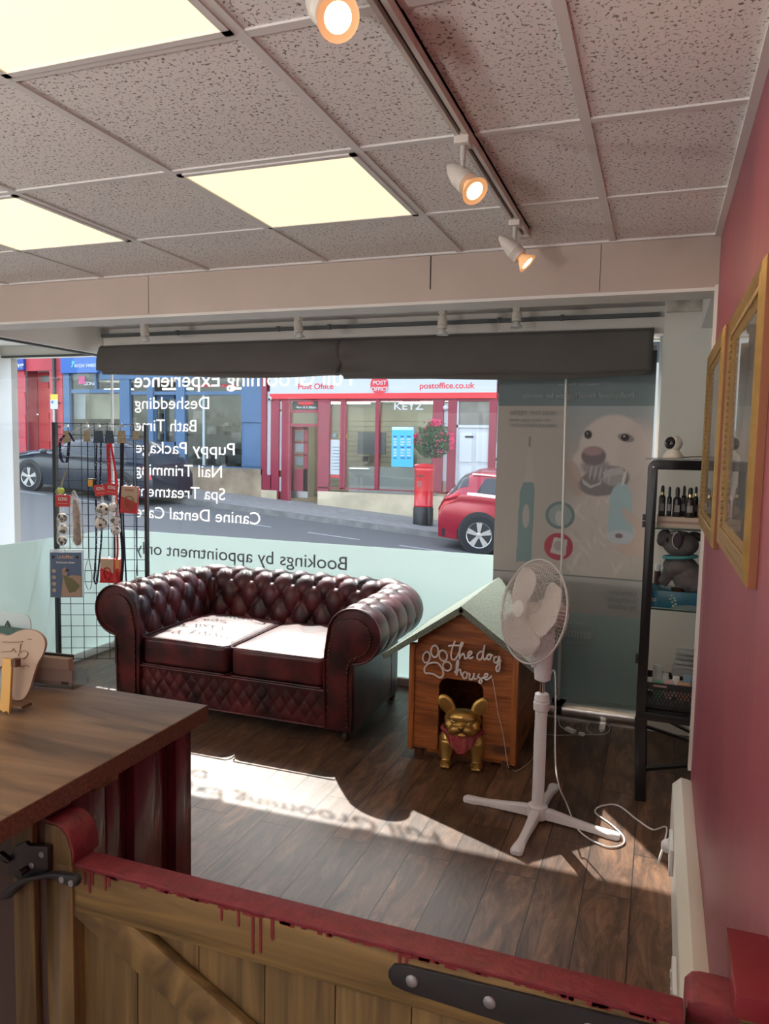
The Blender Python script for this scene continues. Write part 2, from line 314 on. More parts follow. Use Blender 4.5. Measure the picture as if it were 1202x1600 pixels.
# vinyl lettering on the pane, read from the street
TX = -3.505
for s, w, z in (('Deshedding',.612,1.735),('Bath Time',.51,1.58),('Puppy Package',.812,1.425),('Nail Trimming',.713,1.27),('Spa Treatment',.738,1.118),('Canine Dental Care',1.01,.966)):
    text('window_lettering', s, M_vinyl, w1, width=w, height=.118, x=TX, y=4.4350, z=z, face='+Y', align='RIGHT', depth=.001, bold=.002)
text('window_lettering', 'Full Grooming Experience', M_vinyl, w1, width=1.66, height=.145, x=TX, y=4.4350, z=1.885, face='+Y', align='RIGHT', depth=.001, bold=.008)
text('window_lettering', 'Bookings by appointment only', M_vinylgrey, w1, width=1.65, height=.125, x=-3.51, y=4.4322, z=.705, face='+Y', align='RIGHT', depth=.0008, bold=.003, label='grey lettering on the frosted film')
# glowing frosted windows added behind the camera as fill light
for i, (a, b, ax) in enumerate((((-4.3,-4.598,.7),(-.6,-4.59,2.15),0),((-4.798,-3.2,.7),(-4.79,-.3,2.15),1))):
    m = MB(); m.box(a, b); wz = struct('window_%d' % (i+3), m, mat('fill_glow_glass', (.8,.8,.8), .3, emit=(.95,.98,1.0), estr=REAR_FILL_STR))
    m = MB()
    for k in range(4):
        if ax == 0: x = a[0]+(b[0]-a[0])*k/3; m.box((x-.03,-4.6,.65), (x+.03,-4.56,2.2))
        else: y = a[1]+(b[1]-a[1])*k/3; m.box((-4.8,y-.03,.65), (-4.76,y+.03,2.2))
    obj('window_frame', m, M_white, wz)  # bars of the added fill windows
# trunking along the right wall
m = MB()
m.prism([(Xw,.255),(.135,.262),(.105,.232),(.105,.03),(.115,0),(Xw,0)], lambda a, b: (a,-1.0,b), (0,4.02,0)); tr = struct('baseboard_right', m, mat('trunking_cream', (.80,.77,.68), .4), bevel=.004)
for y, z in ((2.62,.16),(1.95,.14),(1.62,.15)):
    so_ = thing('wall_socket', {2.62:'white double socket on the trunking holding the fan plug',1.95:'white socket on the trunking between gate post and fan plug',1.62:'white socket on the trunking nearest the gate post'}[y], 'socket', (.105,y,z))
    obj('faceplate', bx((.092,y-.075,z-.045), (.104,y+.075,z+.045)), M_whitep, so_, bevel=.002)
    m = MB()
    for k in (-.035,.035): m.box((.088,y+k-.006,z+.012), (.0925,y+k+.006,z+.03))
    obj('switch', m, M_whitep, so_)
# ------------------------------------------------------------------ ceiling light panels
for i, (x, y) in enumerate(PANELS):
    LR = ['added square fill panel directly behind the camera','added square fill panel behind the camera, second column from the right wall','added square fill panel above the worktop, left of the camera','added square fill panel nearest the back wall, first column','added square fill panel nearest the back wall, second column','added square fill panel nearest the left wall, behind the camera']
    lab = {0:'square lit ceiling panel in the middle, between the track light and the beam',1:'square lit ceiling panel cut by the left picture edge, nearest the beam',2:'large lit ceiling panel at the top left, nearest the camera'}.get(i)
    t = thing('ceiling_light', lab or LR[i-3], 'ceiling light', (x+.3,y+.3,2.3), 'added fill ceiling panels' if not lab else None)
    m = MB(); w = .018
    for a, b in (((x+.012,y+.012),(x+.588,y+.012+w)),((x+.012,y+.588-w),(x+.588,y+.588)),((x+.012,y+.012),(x+.012+w,y+.588)),((x+.588-w,y+.012),(x+.588,y+.588))): m.box((*a,2.2945), (*b,2.3035))
    obj('frame', m, M_tbar, t); obj('diffuser', bx((x+.028,y+.028,2.298), (x+.572,y+.572,2.3035)), M_panel, t)
for (x, y), w in (((-3.7,-.3),'near the left wall'),((-1.0,-1.5),'in the middle of the room behind the camera')):  # unseen uplighters added as fill to brighten the ceiling
    t = thing('fill_uplighter', 'black fill uplighter, added out of view, '+w, 'fill lamp', (x,y,0))
    m = MB(); m.lathe([(.14,0),(.14,.015),(.02,.03)], (x,y,0)); obj('base', m, M_black, t); m = MB(); m.cyl((x,y,.02), (x,y,1.12), .012); obj('pole', m, M_black, t)
    m = MB(); m.lathe([(.03,1.10),(.10,1.15),(.16,1.21),(.155,1.21),(.09,1.155),(0,1.13)], (x,y,0), n=32); obj('bowl', m, M_black, t)
    l = bpy.data.lights.new('fill_uplight', 'AREA'); l.shape = 'DISK'; l.size = .26; l.energy = UPL_FILL_W; l.color = (1,.97,.93)
    o = bpy.data.objects.new('fill_uplight', l); COL.objects.link(o); o.parent = t; o.location = (0,0,1.215); o.rotation_euler = (PI,0,0)
# ------------------------------------------------------------------ track lights
def spot_head(t, c, aim, lit=True, s=1.0):
    a = Vector(aim).normalized(); c = Vector(c)
    m = MB(); m.lathe([(0,-.075*s),(.008*s,-.07*s),(.019*s,-.045*s),(.026*s,-.015*s),(.028*s,.004*s),(.026*s,.006*s),(.028*s,.009*s),(.026*s,.012*s),(.028*s,.015*s),(.026*s,.018*s),(.028*s,.021*s),(.026*s,.03*s),(.02*s,.03*s)], c, a, 28)
    h = obj('lamp_body', m, mat('spot_body', (.62,.58,.52), .4), t)
    m = MB(); m.lathe([(.012*s,.028*s),(.014*s,.036*s),(.022*s,.045*s),(.033*s,.062*s),(.035*s,.066*s),(.031*s,.064*s)], c, a, 28)
    obj('bulb', m, M_bulbglow if lit else mat('unlit_bulb', (.6,.6,.58), .2), h)
    m = MB(); m.lathe([(0,.0655*s),(.030*s,.0635*s),(.0,.060*s)], c, a, 28)
    obj('lens', m, M_bulb if lit else mat('unlit_lens', (.5,.5,.5), .15), h)
    return h
def track_spot(name, c, ztrack, aim, label, lit, s=1.0, group=None):
    t = thing(name, label, 'spotlight', (c[0],c[1],ztrack), group)
    obj('adapter', bx((c[0]-.019*s,c[1]-.024*s,ztrack-.03*s), (c[0]+.019*s,c[1]+.024*s,ztrack)), mat('track_cream', (.60,.56,.50), .45), t, bevel=.002)
    m = MB(); m.cyl((c[0],c[1],ztrack-.03*s), (c[0],c[1],c[2]+.042*s), .0075*s); m.cyl((c[0],c[1],c[2]+.045*s), (c[0],c[1],c[2]+.02*s), .005*s); obj('stem', m, mat('spot_stem', (.5,.47,.43), .35), t)
    spot_head(t, c, aim, lit, s)
    if lit:
        l = bpy.data.lights.new('bulb_light', 'SPOT'); l.energy = BULB_W; l.color = (1,.74,.42); l.spot_size = 2.4; l.spot_blend = .8; l.shadow_soft_size = .03
        o = bpy.data.objects.new('bulb_light', l); COL.objects.link(o); o.parent = t
        p = Vector(c)+Vector(aim).normalized()*.075*s - LOC[t]; o.location = p; o.rotation_euler = Vector(aim).to_track_quat('-Z','Y').to_euler()
M_cream = mat('track_cream', (.60,.56,.50), .45)
t = thing('ceiling_track', 'long cream lighting track on the tiled ceiling', 'light track', (-.5,1.5,2.3))
m = MB(); m.box((-.517,.2,2.272), (-.506,2.83,2.302)); m.box((-.494,.2,2.272), (-.483,2.83,2.302)); m.box((-.517,.2,2.292), (-.483,2.83,2.302)); m.box((-.52,2.80,2.270), (-.48,2.84,2.303)); obj('rail', m, M_cream, t)
obj('channel', bx((-.506,.2,2.285), (-.494,2.80,2.292)), M_black, t)
track_spot('track_spotlight', (-.500,1.90,2.175), 2.284, (.55,-.38,-.58), 'lit cream spotlight in the middle of the ceiling track', True)
track_spot('track_spotlight', (-.500,2.62,2.175), 2.284, (.64,.02,-.62), 'lit cream spotlight at the beam end of the ceiling track', True)
track_spot('track_spotlight', (-.540,1.16,2.20), 2.284, (.5,-.45,-.5), 'lit spotlight cut off by the top edge of the picture', True)
t = thing('alcove_track', 'cream lighting track below the white alcove ceiling over the window', 'light track', (-1.9,3.95,2.26))
obj('rail', bx((-3.20,3.93,2.235), (-.53,3.965,2.275)), M_cream, t, bevel=.002)
for px, py, ax in ((226,540,(.1,.1,-1)),(466,535,(.15,.05,-1)),(691,530,(0,0,-1)),(807,520,(0,-.1,-1))):
    p = onY(px, py, 3.95); track_spot('alcove_spotlight', (p.x,3.95,p.z+.085), 2.24, ax, {226:'unlit spotlight at the left end of the alcove track',466:'unlit spotlight second from left on the alcove track',691:'unlit spotlight above the post office sign on the alcove track',807:'unlit spotlight at the right end of the alcove track'}[px], False, .95)
# ------------------------------------------------------------------ roman blinds
def blind(x0, x1, zl, zr, label, fold):
    t = thing('roman_blind', label, 'blind', ((x0+x1)/2,4.25,2.13))
    def F(u, v):
        x = x0+(x1-x0)*u; w = u if fold > 0 else 1-u
        zb = zl+(zr-zl)*u; z = 2.135+(zb-2.135)*v
        sag = .012*math.sin(v*PI)*(1+.5*math.sin(u*9)); cr = .03*math.exp(-((w-.97)/.06)**2)*math.sin(v*7)
        return Vector((x, 4.19-.03*v-sag-cr-.02*math.sin(u*PI)*v, z+.006*math.sin(u*14)*v))
    m = MB(); m.surf(F, 60, 16); o = obj('front_fold', m, mat('charcoal_fabric', (.115,.106,.098), .9, bump=.15, bscale=300, var=.08, vscale=4), t, smooth=80)
    o.modifiers.new('s', 'SOLIDIFY').thickness = .006
    for k, (dy, dz, h) in enumerate(((.01,.0,.035),(.02,-.018,.035),(.035,.0,.05))):
        def G(u, v, k=k, dy=dy, dz=dz, h=h):
            a = v*PI; zb = zl+(zr-zl)*u + .02*math.sin(u*5+k*2)*u*(1 if k else .3)
            return Vector((x0+.01*(k+1)+(x1-x0-.02*(k+1))*u, 4.185+dy-.018*math.cos(a)*(1)+.0, zb+dz+.03-h*math.sin(a)))
        m = MB(); m.surf(G, 60, 8); q = obj('lower_fold', m, MC['charcoal_fabric'], t, smooth=80); q.modifiers.new('s','SOLIDIFY').thickness = .004
    m = MB(); m.box((x0,4.20,2.11), (x1,4.285,2.145)); obj('headrail', m, MC['charcoal_fabric'], t)
blind(-3.60, -1.815, 1.975, 1.935, 'left charcoal roman blind, folded up over the window', 1)
blind(-1.822, -.06, 1.925, 1.915, 'right charcoal roman blind, folded up over the window', -1)
# ------------------------------------------------------------------ chesterfield sofa
def leather():
    m = bpy.data.materials.new('oxblood_leather'); m.use_nodes = True; n = m.node_tree.nodes; l = m.node_tree.links; b = n['Principled BSDF']
    tc = n.new('ShaderNodeTexCoord'); ns = n.new('ShaderNodeTexNoise'); ns.inputs['Scale'].default_value = 7; ns.inputs['Detail'].default_value = 5; l.new(tc.outputs['Object'], ns.inputs[0])
    cr = n.new('ShaderNodeValToRGB'); e = cr.color_ramp.elements; e[0].position = .35; e[0].color = (.020,.006,.007,1); e[1].position = .68; e[1].color = (.115,.017,.020,1); l.new(ns.outputs[0], cr.inputs[0]); l.new(cr.outputs[0], b.inputs['Base Color'])
    vo = n.new('ShaderNodeTexVoronoi'); vo.inputs['Scale'].default_value = 260; l.new(tc.outputs['Object'], vo.inputs[0]); bp = n.new('ShaderNodeBump'); bp.inputs['Strength'].default_value = .18; bp.inputs['Distance'].default_value = .002
    l.new(vo.outputs['Distance'], bp.inputs['Height']); l.new(bp.outputs[0], b.inputs['Normal']); b.inputs['Specular IOR Level'].default_value = .38; b.inputs['Roughness'].default_value = .42; b.inputs['Coat Weight'].default_value = .10; b.inputs['Coat Roughness'].default_value = .25
    return m
M_leath = leather(); M_stud = mat('antique_stud', (.12,.07,.04), .35, metal=.8)
sofa = thing('chesterfield_sofa', 'oxblood leather two-seat sofa with deep-buttoned back and rolled arms under the window', 'sofa', (-2.10,3.84,0))
SX, SY0, SY1, HW = -2.10, 3.40, 4.24, .715     # centre x, front y, back outer y, half width of the outer panel
prof = [(-.150,.28),(-.152,.36),(-.150,.44),(-.144,.50)]
RC, RR = (.004,.562), .138
for k in range(0, 29):
    a = math.radians(165-k*10.2); prof.append((RC[0]+RR*math.cos(a), RC[1]+RR*math.sin(a)))
prof += [(-.0,.42),(0,.34),(0,.22),(0,.07)]
PL = [0]
for i in range(1, len(prof)): PL.append(PL[-1]+math.dist(prof[i], prof[i-1]))
def prof_at(s):
    s = min(max(s, 0), PL[-1]-1e-6); i = max(k for k in range(len(PL)-1) if PL[k] <= s); t = (s-PL[i])/(PL[i+1]-PL[i])
    a, b = prof[i], prof[i+1]; n = Vector((b[1]-a[1], -(b[0]-a[0]))); n.normalize()
    return a[0]+(b[0]-a[0])*t, a[1]+(b[1]-a[1])*t, -n.x, -n.y
CR = .18
segs = [((-HW,SY0),(-HW,SY1-CR)), 'L', ((-HW+CR,SY1),(HW-CR,SY1)), 'R', ((HW,SY1-CR),(HW,SY0))]
La, Lb, Lc = SY1-CR-SY0, PI/2*.12, 2*(HW-CR)
LT = La*2+Lb*2+Lc
def path(s):
    if s < La: return Vector((-HW, SY0+s)), Vector((-1,0))
    s -= La
    if s < Lb: a = PI-s/Lb*PI/2; c = Vector((-HW+CR, SY1-CR)); d = Vector((math.cos(a), math.sin(a))); return c+d*CR, d
    s -= Lb
    if s < Lc: return Vector((-HW+CR+s, SY1)), Vector((0,1))
    s -= Lc
    if s < Lb: a = PI/2-s/Lb*PI/2; c = Vector((HW-CR, SY1-CR)); d = Vector((math.cos(a), math.sin(a))); return c+d*CR, d
    s -= Lb; return Vector((HW, SY1-CR-s)), Vector((1,0))
DU, DV, V0 = LT/19, .112, .06
S_TUFT = PL[4]+RR*math.radians(105)
def tuft(u, v):
    a = u/DU+(v-V0)/(2*DV); b = u/DU-(v-V0)/(2*DV)
    fa, fb = abs(math.sin(PI*a)), abs(math.sin(PI*b))
    k = min(1, max(0, (S_TUFT-v)/.05)); k2 = min(1, max(0, (v-.0)/.05))
    dia = (min(fa,1)**.45)*(min(fb,1)**.45)
    dist = math.hypot(math.sin(PI*a), math.sin(PI*b)); dia -= .7*math.exp(-(dist/.30)**2)
    pl = abs(math.sin(PI*(u/DU)))**.5 if v > S_TUFT-.05 else 1
    fade = min(1, max(0, (PL[-4]-v)/.1))
    return .030*(dia-.6)*k*k2 + .010*(pl-.6)*(1-k)*fade
def FS(u, v):
    s = u*LT; w = v*PL[-1]; p, d = path(s); n, z, nn, nz = prof_at(w)
    h = tuft(s, w); e = min(1, s/.03, (LT-s)/.03); h *= e
    q = p + d*(n+nn*h); return Vector((SX+q.x, q.y, z+nz*h))
m = MB(); m.surf(FS, 380, 96)
obj('buttoned_shell', m, M_leath, sofa, smooth=180)
m = MB()
for i in range(1, 40):
    for j in range(0, 12):
        if (i+j) % 2: continue
        s = i*DU/2; w = V0+j*DV
        if w < .04 or w > S_TUFT-.03 or s < .04 or s > LT-.04: continue
        p, d = path(s); n, z, nn, nz = prof_at(w); q = p+d*(n-nn*.030); m.ell((SX+q.x, q.y, z-nz*.030), .0085, nu=8, nv=5)
obj('upholstery_button', m, mat('oxblood_button', (.05,.01,.012), .35), sofa, kind='stuff')
# arm fronts: keyhole facing with welt and studs
for sg, nm in ((-1,'left'),(1,'right')):
    ring = [(SX+sg*(HW+n), z) for n, z in prof]
    inner = [((a-(SX+sg*HW*1.0-sg*.06))*.9+(SX+sg*HW-sg*.06), z) for a, z in ring]
    ctr = lambda a, z: (a, SY0, z)
    poly = [(SX+sg*(HW-.15),.07)]+ring
    m = MB(); m.prism(poly, lambda a, b: (a, SY0-.006, b), (0,.02,0)); af = obj('arm_front', m, M_leath, sofa, smooth=30, bevel=.004)
    key = [(-.128,.10),(-.128,.46)]+[(-.004+.100*math.cos(math.radians(170-k*16.25)), .555+.100*math.sin(math.radians(170-k*16.25))) for k in range(0,16)]+[(-.022,.40),(-.020,.10)]
    kp = [(SX+sg*(HW+n), z) for n, z in key]
    m = MB(); m.prism(kp, lambda a, b: (a, SY0-.018, b), (0,.016,0)); obj('facing', m, M_leath, af, bevel=.005)
    m = MB(); m.tube(smoothline([(a, SY0-.010, b) for a, b in [(SX+sg*(HW-.146),.08)]+[r for r in ring[1:-1]]+[(SX+sg*(HW-.004),.08)]], 2), .006); obj('piping', m, M_leath, af)
    m = MB(); P = smoothline([(a, SY0-.02, b) for a, b in kp], 10); acc = 0
    for i in range(1, len(P)):
        acc += (P[i]-P[i-1]).length
        if acc > .0145: m.ell(P[i], (.0048,.004,.0048), nu=8, nv=5); acc = 0
    obj('stud', m, M_stud, af, kind='stuff')
# seat cushions
def cushion(x0, x1, y0, y1, z0, z1):
    m = MB()
    def F(u, v):
        th = -PI/2+PI*v; ph = 2*PI*u
        e1, e2 = .22, .16
        sgn = lambda a: (1 if a >= 0 else -1)
        f = lambda a, e: sgn(a)*abs(a)**e
        X = f(math.cos(th), e1)*f(math.cos(ph), e2); Y = f(math.cos(th), e1)*f(math.sin(ph), e2); Z = f(math.sin(th), e1)
        zc = (z0+z1)/2; h = (z1-z0)/2; puff = 1+.28*(1-X*X)*(1-Y*Y) if Z > 0 else 1
        wob = .004*mnoise.noise(Vector((X*3+x0*5, Y*3, Z)))
        return Vector(((x0+x1)/2+X*(x1-x0)/2, (y0+y1)/2+Y*(y1-y0)/2, zc+Z*h*puff+wob))
    m.surf(F, 120, 40); return m
cz0, cz1 = .270, .432
for k, (a, b) in enumerate(((SX-HW+.155, SX-.004), (SX+.004, SX+HW-.155))):
    c = obj('seat_cushion', cushion(a, b, SY0-.005, SY1-.16, cz0, cz1), M_leath, sofa, smooth=60)
    m = MB()
    for z in (cz1-.004, cz0+.006):
        m.tube([(a+.004,SY1-.3,z),(a+.004,SY0+.02,z),(a+.02,SY0-.003,z),(b-.02,SY0-.003,z),(b-.004,SY0+.02,z),(b-.004,SY1-.3,z)], .0045)
    obj('piping', m, M_leath, c)
# tufted base front
def FB(u, v):
    x = SX-HW+.145+(2*HW-.29)*u; z = .07+.195*v
    a = x/.036+z/.050; b = x/.036-z/.050
    h = .010*((abs(math.sin(PI*a*.5))*abs(math.sin(PI*b*.5)))**.45-.5)*math.sin(PI*min(1,max(0,v)))**.4
    return Vector((x, SY0+.012-h, z))
m = MB(); m.surf(FB, 300, 30); m.box((SX-HW+.14,SY0+.02,.07), (SX+HW-.14,SY1-.02,.27)); obj('base_front', m, M_leath, sofa, smooth=60)
m = MB(); m.tube([(SX-HW+.15,SY0-.002,.264),(SX+HW-.15,SY0-.002,.264)], .006); m.tube([(SX-HW+.15,SY0+.0,.075),(SX+HW-.15,SY0+.0,.075)], .005); obj('piping', m, M_leath, sofa)
m = MB(); m.box((SX+HW+.0005,SY1-.26,.08), (SX+HW+.002,SY1-.257,.42)); obj('side_seam', m, M_black, sofa)
for sx in (-1, 1):
    for y in (SY0+.06, SY1-.08):
        m = MB(); m.lathe([(.018,0),(.024,.01),(.024,.03),(.014,.045),(.02,.072)], (SX+sx*(HW-.06), y, 0)); obj('foot', m, mat('foot_wood', (.04,.02,.012), .4), sofa)
# ------------------------------------------------------------------ dog house
M_cedar = wood('cedar_board', (.16,.040,.010), (.40,.125,.030), .42, grain=(3,30,34), knots=4.2, bump=.15)
M_cedarv = wood('cedar_post', (.22,.06,.014), (.46,.15,.036), .42, grain=(34,34,3), bump=.12)
M_felt = mat('green_roof_felt', (.17,.20,.165), .9, var=.35, vscale=160, bump=.6, bscale=220)
dh = thing('dog_house', 'small orange wooden kennel with grey felt roof beside the sofa', 'kennel', (-.83,3.8,0))
DX0, DX1, DY0, DY1 = -1.095, -.565, 3.42, 4.17; DC = (DX0+DX1)/2; EZ, AZ = .545, .775
def roofz(x): return AZ-.03-abs(x-DC)*(AZ-.505)/.375
m = MB(); rows = [(.045,.115),(.117,.232),(.234,.349),(.351,.466),(.468,.583),(.585,.70),(.702,.738)]
ox0, ox1, oz = -.945, -.728, .405
for z0, z1 in rows:
    zz1 = min(z1, roofz(DC)-.01)
    def yb(z, z0=z0, z1=z1): return DY0+.006-.008*(1-(z-z0)/(z1-z0))
    def slab(xa, xb, za, zb):
        xa2 = max(xa, DC-(AZ-.034-za)*1.426); xb2 = min(xb, DC+(AZ-.034-za)*1.426)
        xa3 = max(xa, DC-(AZ-.034-zb)*1.426); xb3 = min(xb, DC+(AZ-.034-zb)*1.426)
        if xb2-xa2 < .005: return
        if xb3 < xa3: xa3 = xb3 = DC
        m.add([(xa2,yb(za)-.004,za),(xb2,yb(za)-.004,za),(xb3,yb(zb)-.004,zb),(xa3,yb(zb)-.004,zb),(xa2,DY0+.018,za),(xb2,DY0+.018,za),(xb3,DY0+.018,zb),(xa3,DY0+.018,zb)], [(0,1,2,3),(5,4,7,6),(0,4,5,1),(3,2,6,7),(0,3,7,4),(1,5,6,2)])
    if z0 >= oz: slab(DX0+.02, DX1-.02, z0, zz1)
    else:
        zt = min(zz1, oz); 
        if zt > z0: slab(DX0+.02, ox0, z0 if z0 > .05 else .045, zt); slab(ox1, DX1-.02, z0, zt)
        if zz1 > oz: slab(DX0+.02, DX1-.02, oz, zz1)
# rounded upper corners of the opening
for sx, xc in ((1,ox0),(-1,ox1)):
    r = .045; poly = [(xc, oz)]+[(xc+sx*r-sx*r*math.sin(k*PI/12), oz-r+r*math.cos(k*PI/12)) for k in range(7)]
    m.prism(poly, lambda a, b: (a, DY0+.0, b), (0,.016,0))
m.box((ox0-.06,DY0+.018,.02), (ox1+.1,DY0+.03,.115))
obj('front_wall', m, M_cedar, dh, smooth=0)
m = MB()
for z0, z1 in rows[:5]:
    z1 = min(z1, .53); m.box((DX1-.022,DY0+.03,z0), (DX1-.004+.0,DY1-.02,z1)); m.box((DX0+.004,DY0+.03,z0), (DX0+.022,DY1-.02,z1)); m.box((DX0+.02,DY1-.03,z0), (DX1-.02,DY1-.01,z1))
obj('side_wall', m, wood('cedar_side', (.15,.04,.010), (.38,.12,.03), .45, grain=(30,3,34), knots=4), dh, smooth=0)
m = MB()
for x in (DX0, DX1-.028): m.box((x,DY0-.012,.03), (x+.028,DY0+.03,.555))
for x in (DX0, DX1-.028): m.box((x,DY1-.03,.03), (x+.028,DY1,.54))
obj('corner_post', m, M_cedarv, dh, bevel=.002)
obj('floor_board', bx((DX0+.03,DY0+.03,.05), (DX1-.03,DY1-.03,.065)), M_cedar, dh)
m = MB(); m.box((DX0+.03,DY0+.01,0), (DX0+.07,DY1-.02,.05)); m.box((DX1-.07,DY0+.01,0), (DX1-.03,DY1-.02,.05)); m.box((DX0+.05,DY0+.022,0), (DX1-.12,DY0+.04,.045)); obj('plinth', m, wood('dark_batten', (.05,.022,.012), (.12,.05,.025), .6), dh)
for sg in (-1, 1):
    m = MB(); t_ = .026
    top = Vector((DC,0,AZ)); ev = Vector((DC+sg*.385,0,.505)); d = (ev-top).normalized(); n_ = Vector((-d.z*sg,0,d.x*sg)) if False else Vector((d.z,0,-d.x)); 
    if n_.z < 0: n_ = -n_
    P = [top, ev, ev-n_*t_, top-n_*t_*1.0-Vector((0,0,.004))]
    m.prism([(p.x,p.z) for p in P], lambda a, b: (a, 3.345, b), (0,.87,0)); obj('roof_panel', m, M_felt, dh, smooth=20, bevel=.002)
# kennel interior darkness is real: closed box behind the opening
neon = thing('neon_sign', 'white script wall sign with paw print on the kennel front', 'sign', (-.83,3.405,.55))
def CQ(x, y): p = onY(x/3.877+590, y/3.877+860, 3.398); return (p.x, 3.398, p.z)
strokes = [
 [(430,580),(455,575),(500,577)], [(470,548),(455,590),(447,630),(452,658),(470,660),(490,630),(505,590),(518,565),(510,560),(500,590),(497,655),(505,640),(520,625),(528,640),(530,655),(545,650),(560,635),(572,620),(560,612),(548,635),(560,655),(580,645)],
 [(635,612),(615,620),(603,645),(615,662),(632,655),(640,620),(650,572),(645,600),(640,640),(648,662),(662,650),(675,630),(688,640),(680,662),(664,655),(668,635),(682,630),(700,640)],
 [(725,645),(708,650),(706,672),(720,682),(734,660),(738,640),(742,690),(738,725),(725,732),(720,712),(735,685),(750,665)],
 [(468,740),(485,715),(492,680),(488,665),(480,690),(478,755),(488,730),(502,722),(506,745),(512,760)], [(530,735),(516,750),(522,775),(540,770),(544,748),(532,735)], [(545,745),(560,750),(556,775),(568,782),(580,770),(586,745),(584,775),(600,778),(612,760)],
 [(618,748),(610,762),(622,775),(634,790),(625,805),(615,795),(628,780),(645,770)], [(645,775),(662,768),(668,752),(655,748),(648,770),(660,785),(682,772),(692,758)]]
m = MB()
for s in strokes: m.tube(smoothline([CQ(*p) for p in s], 5), .0042, 8)
obj('lettering', m, mat('neon_tube_off', (.72,.70,.70), .35), neon)
m = MB()
for cx, cyy, rx, ry, a in ((297,648,21,33,.15),(347,612,22,36,0),(398,638,24,33,-.25),(422,702,25,28,-.5)):
    m.tube([CQ(cx+rx*math.cos(k*PI/12)*math.cos(a)-ry*math.sin(k*PI/12)*math.sin(a), cyy+rx*math.cos(k*PI/12)*math.sin(a)+ry*math.sin(k*PI/12)*math.cos(a)) for k in range(25)], .0042, 8)
m.tube(smoothline([CQ(*p) for p in ((335,680),(305,690),(285,715),(290,742),(320,745),(350,755),(375,770),(395,762),(398,735),(385,705),(365,683),(335,680))], 5), .0042, 8)
obj('paw_outline', m, MC['neon_tube_off'], neon)
obj('backing', bx((-.965,3.4035,.55), (-.66,3.4055,.57)), M_acryl, neon)
m = MB(); m.tube(smoothline([CQ(695,770), CQ(710,850), CQ(730,980), CQ(760,1110), CQ(790,1300)]+[(*fl(798,1200)[:2],.004),(*fl(806,1206)[:2],.004),(*fl(823,1196)[:2],.004),(*fl(836,1180)[:2],.004),(*fl(843,1150)[:2],.004),(*fl(870,1150)[:2],.004),(*fl(915,1149)[:2],.004),(*fl(945,1148)[:2],.004),(*fl(953,1138)[:2],.004),(*fl(940,1129)[:2],.004),(*fl(922,1130)[:2],.004),(*fl(917,1140)[:2],.004),(*fl(925,1148)[:2],.004)], 6), .0018, 6)
obj('lead', m, mat('clear_lead', (.55,.5,.45), .4), neon)
m = MB(); m.bar(fl(905,1146,.008), fl(913,1148,.008), .018, .014); m.bar(fl(885,1138,.012), fl(898,1144,.01), .03, .016); m.tube(smoothline([fl(873,1123,.004),fl(876,1135,.004),fl(888,1141,.006)], 5), .0025)
obj('connector', m, M_whitep, neon)
# ------------------------------------------------------------------ gold french bulldog statue
M_gold = mat('gold_paint', (.52,.33,.10), .34, metal=.85, var=.12, vscale=20)
bd = thing('bulldog_statue', 'gold french bulldog statue with red bandana in the kennel doorway', 'statue', (0,0,0))
m = MB(); E = m.ell
# local: faces -Y, feet at z=0
for sx in (-1, 1):
    m.rings([((sx*.062,-.02,.13),.040),((sx*.066,-.03,.08),.030),((sx*.066,-.04,.045),.024),((sx*.066,-.045,.012),.024)], 14); E((sx*.067,-.062,.016), (.028,.038,.019))
    for k in (-1,0,1): E((sx*.067+k*.014,-.094,.012), (.009,.014,.011), nu=10, nv=8)
    E((sx*.078,.10,.045), (.04,.07,.045)); E((sx*.085,.05,.018), (.024,.045,.018))
[E((q*.060,-.008,.140), (.044,.048,.058)) for q in (-1,1)]; E((0,.0,.17), (.090,.075,.085)); E((0,.075,.13), (.088,.10,.10)); E((0,.02,.12), (.078,.07,.075)); E((0,-.02,.225), (.058,.055,.05))
E((0,-.03,.272), (.082,.066,.062)); E((0,-.055,.295), (.066,.05,.045)); E((0,-.085,.242), (.054,.034,.036))
for sx in (-1, 1):
    E((sx*.024,-.103,.238), (.027,.022,.026)); E((sx*.042,-.085,.225), (.022,.03,.026)); E((sx*.034,-.088,.280), (.017,.012,.014)); E((sx*.036,-.083,.300), (.022,.012,.008)); E((sx*.055,-.06,.25), (.022,.03,.03))
    # ears: tall, rounded
    Me = Matrix.Rotation(sx*.42,3,'Y') @ Matrix.Rotation(-.1,3,'X')
    E(Vector((sx*.074,-.02,.350)), (.036,.014,.060), Me)
E((0,-.118,.258), (.014,.010,.010)); E((0,-.098,.210), (.030,.022,.012)); E((0,-.092,.300), (.006,.012,.022)); E((0,-.1,.272), (.018,.014,.006))
body = remeshed('body', m, M_gold, bd, .0036, 1)
m = MB()
for sx in (-1, 1):
    Me = Matrix.Rotation(sx*.42,3,'Y'); m.ell(Vector((sx*.075,-.034,.350)), (.024,.004,.046), Me)
obj('inner_ear', m, mat('gold_dark', (.30,.16,.04), .5, metal=.6), body)
m = MB()
for sx in (-1, 1): m.ell((sx*.034,-.0985,.281), (.008,.004,.0065), nu=12, nv=8)
obj('eye', m, mat('gold_bright', (.62,.42,.15), .2, metal=.9), body)
m = MB()
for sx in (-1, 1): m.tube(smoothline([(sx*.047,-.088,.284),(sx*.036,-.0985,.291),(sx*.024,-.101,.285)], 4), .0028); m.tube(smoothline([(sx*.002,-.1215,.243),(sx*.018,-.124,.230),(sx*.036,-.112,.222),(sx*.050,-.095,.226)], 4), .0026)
m.tube([(0,-.130,.254),(0,-.124,.236)], .0026); m.ell((.006,-.129,.259), (.0035,.003,.0025), nu=8, nv=5); m.ell((-.006,-.129,.259), (.0035,.003,.0025), nu=8, nv=5)
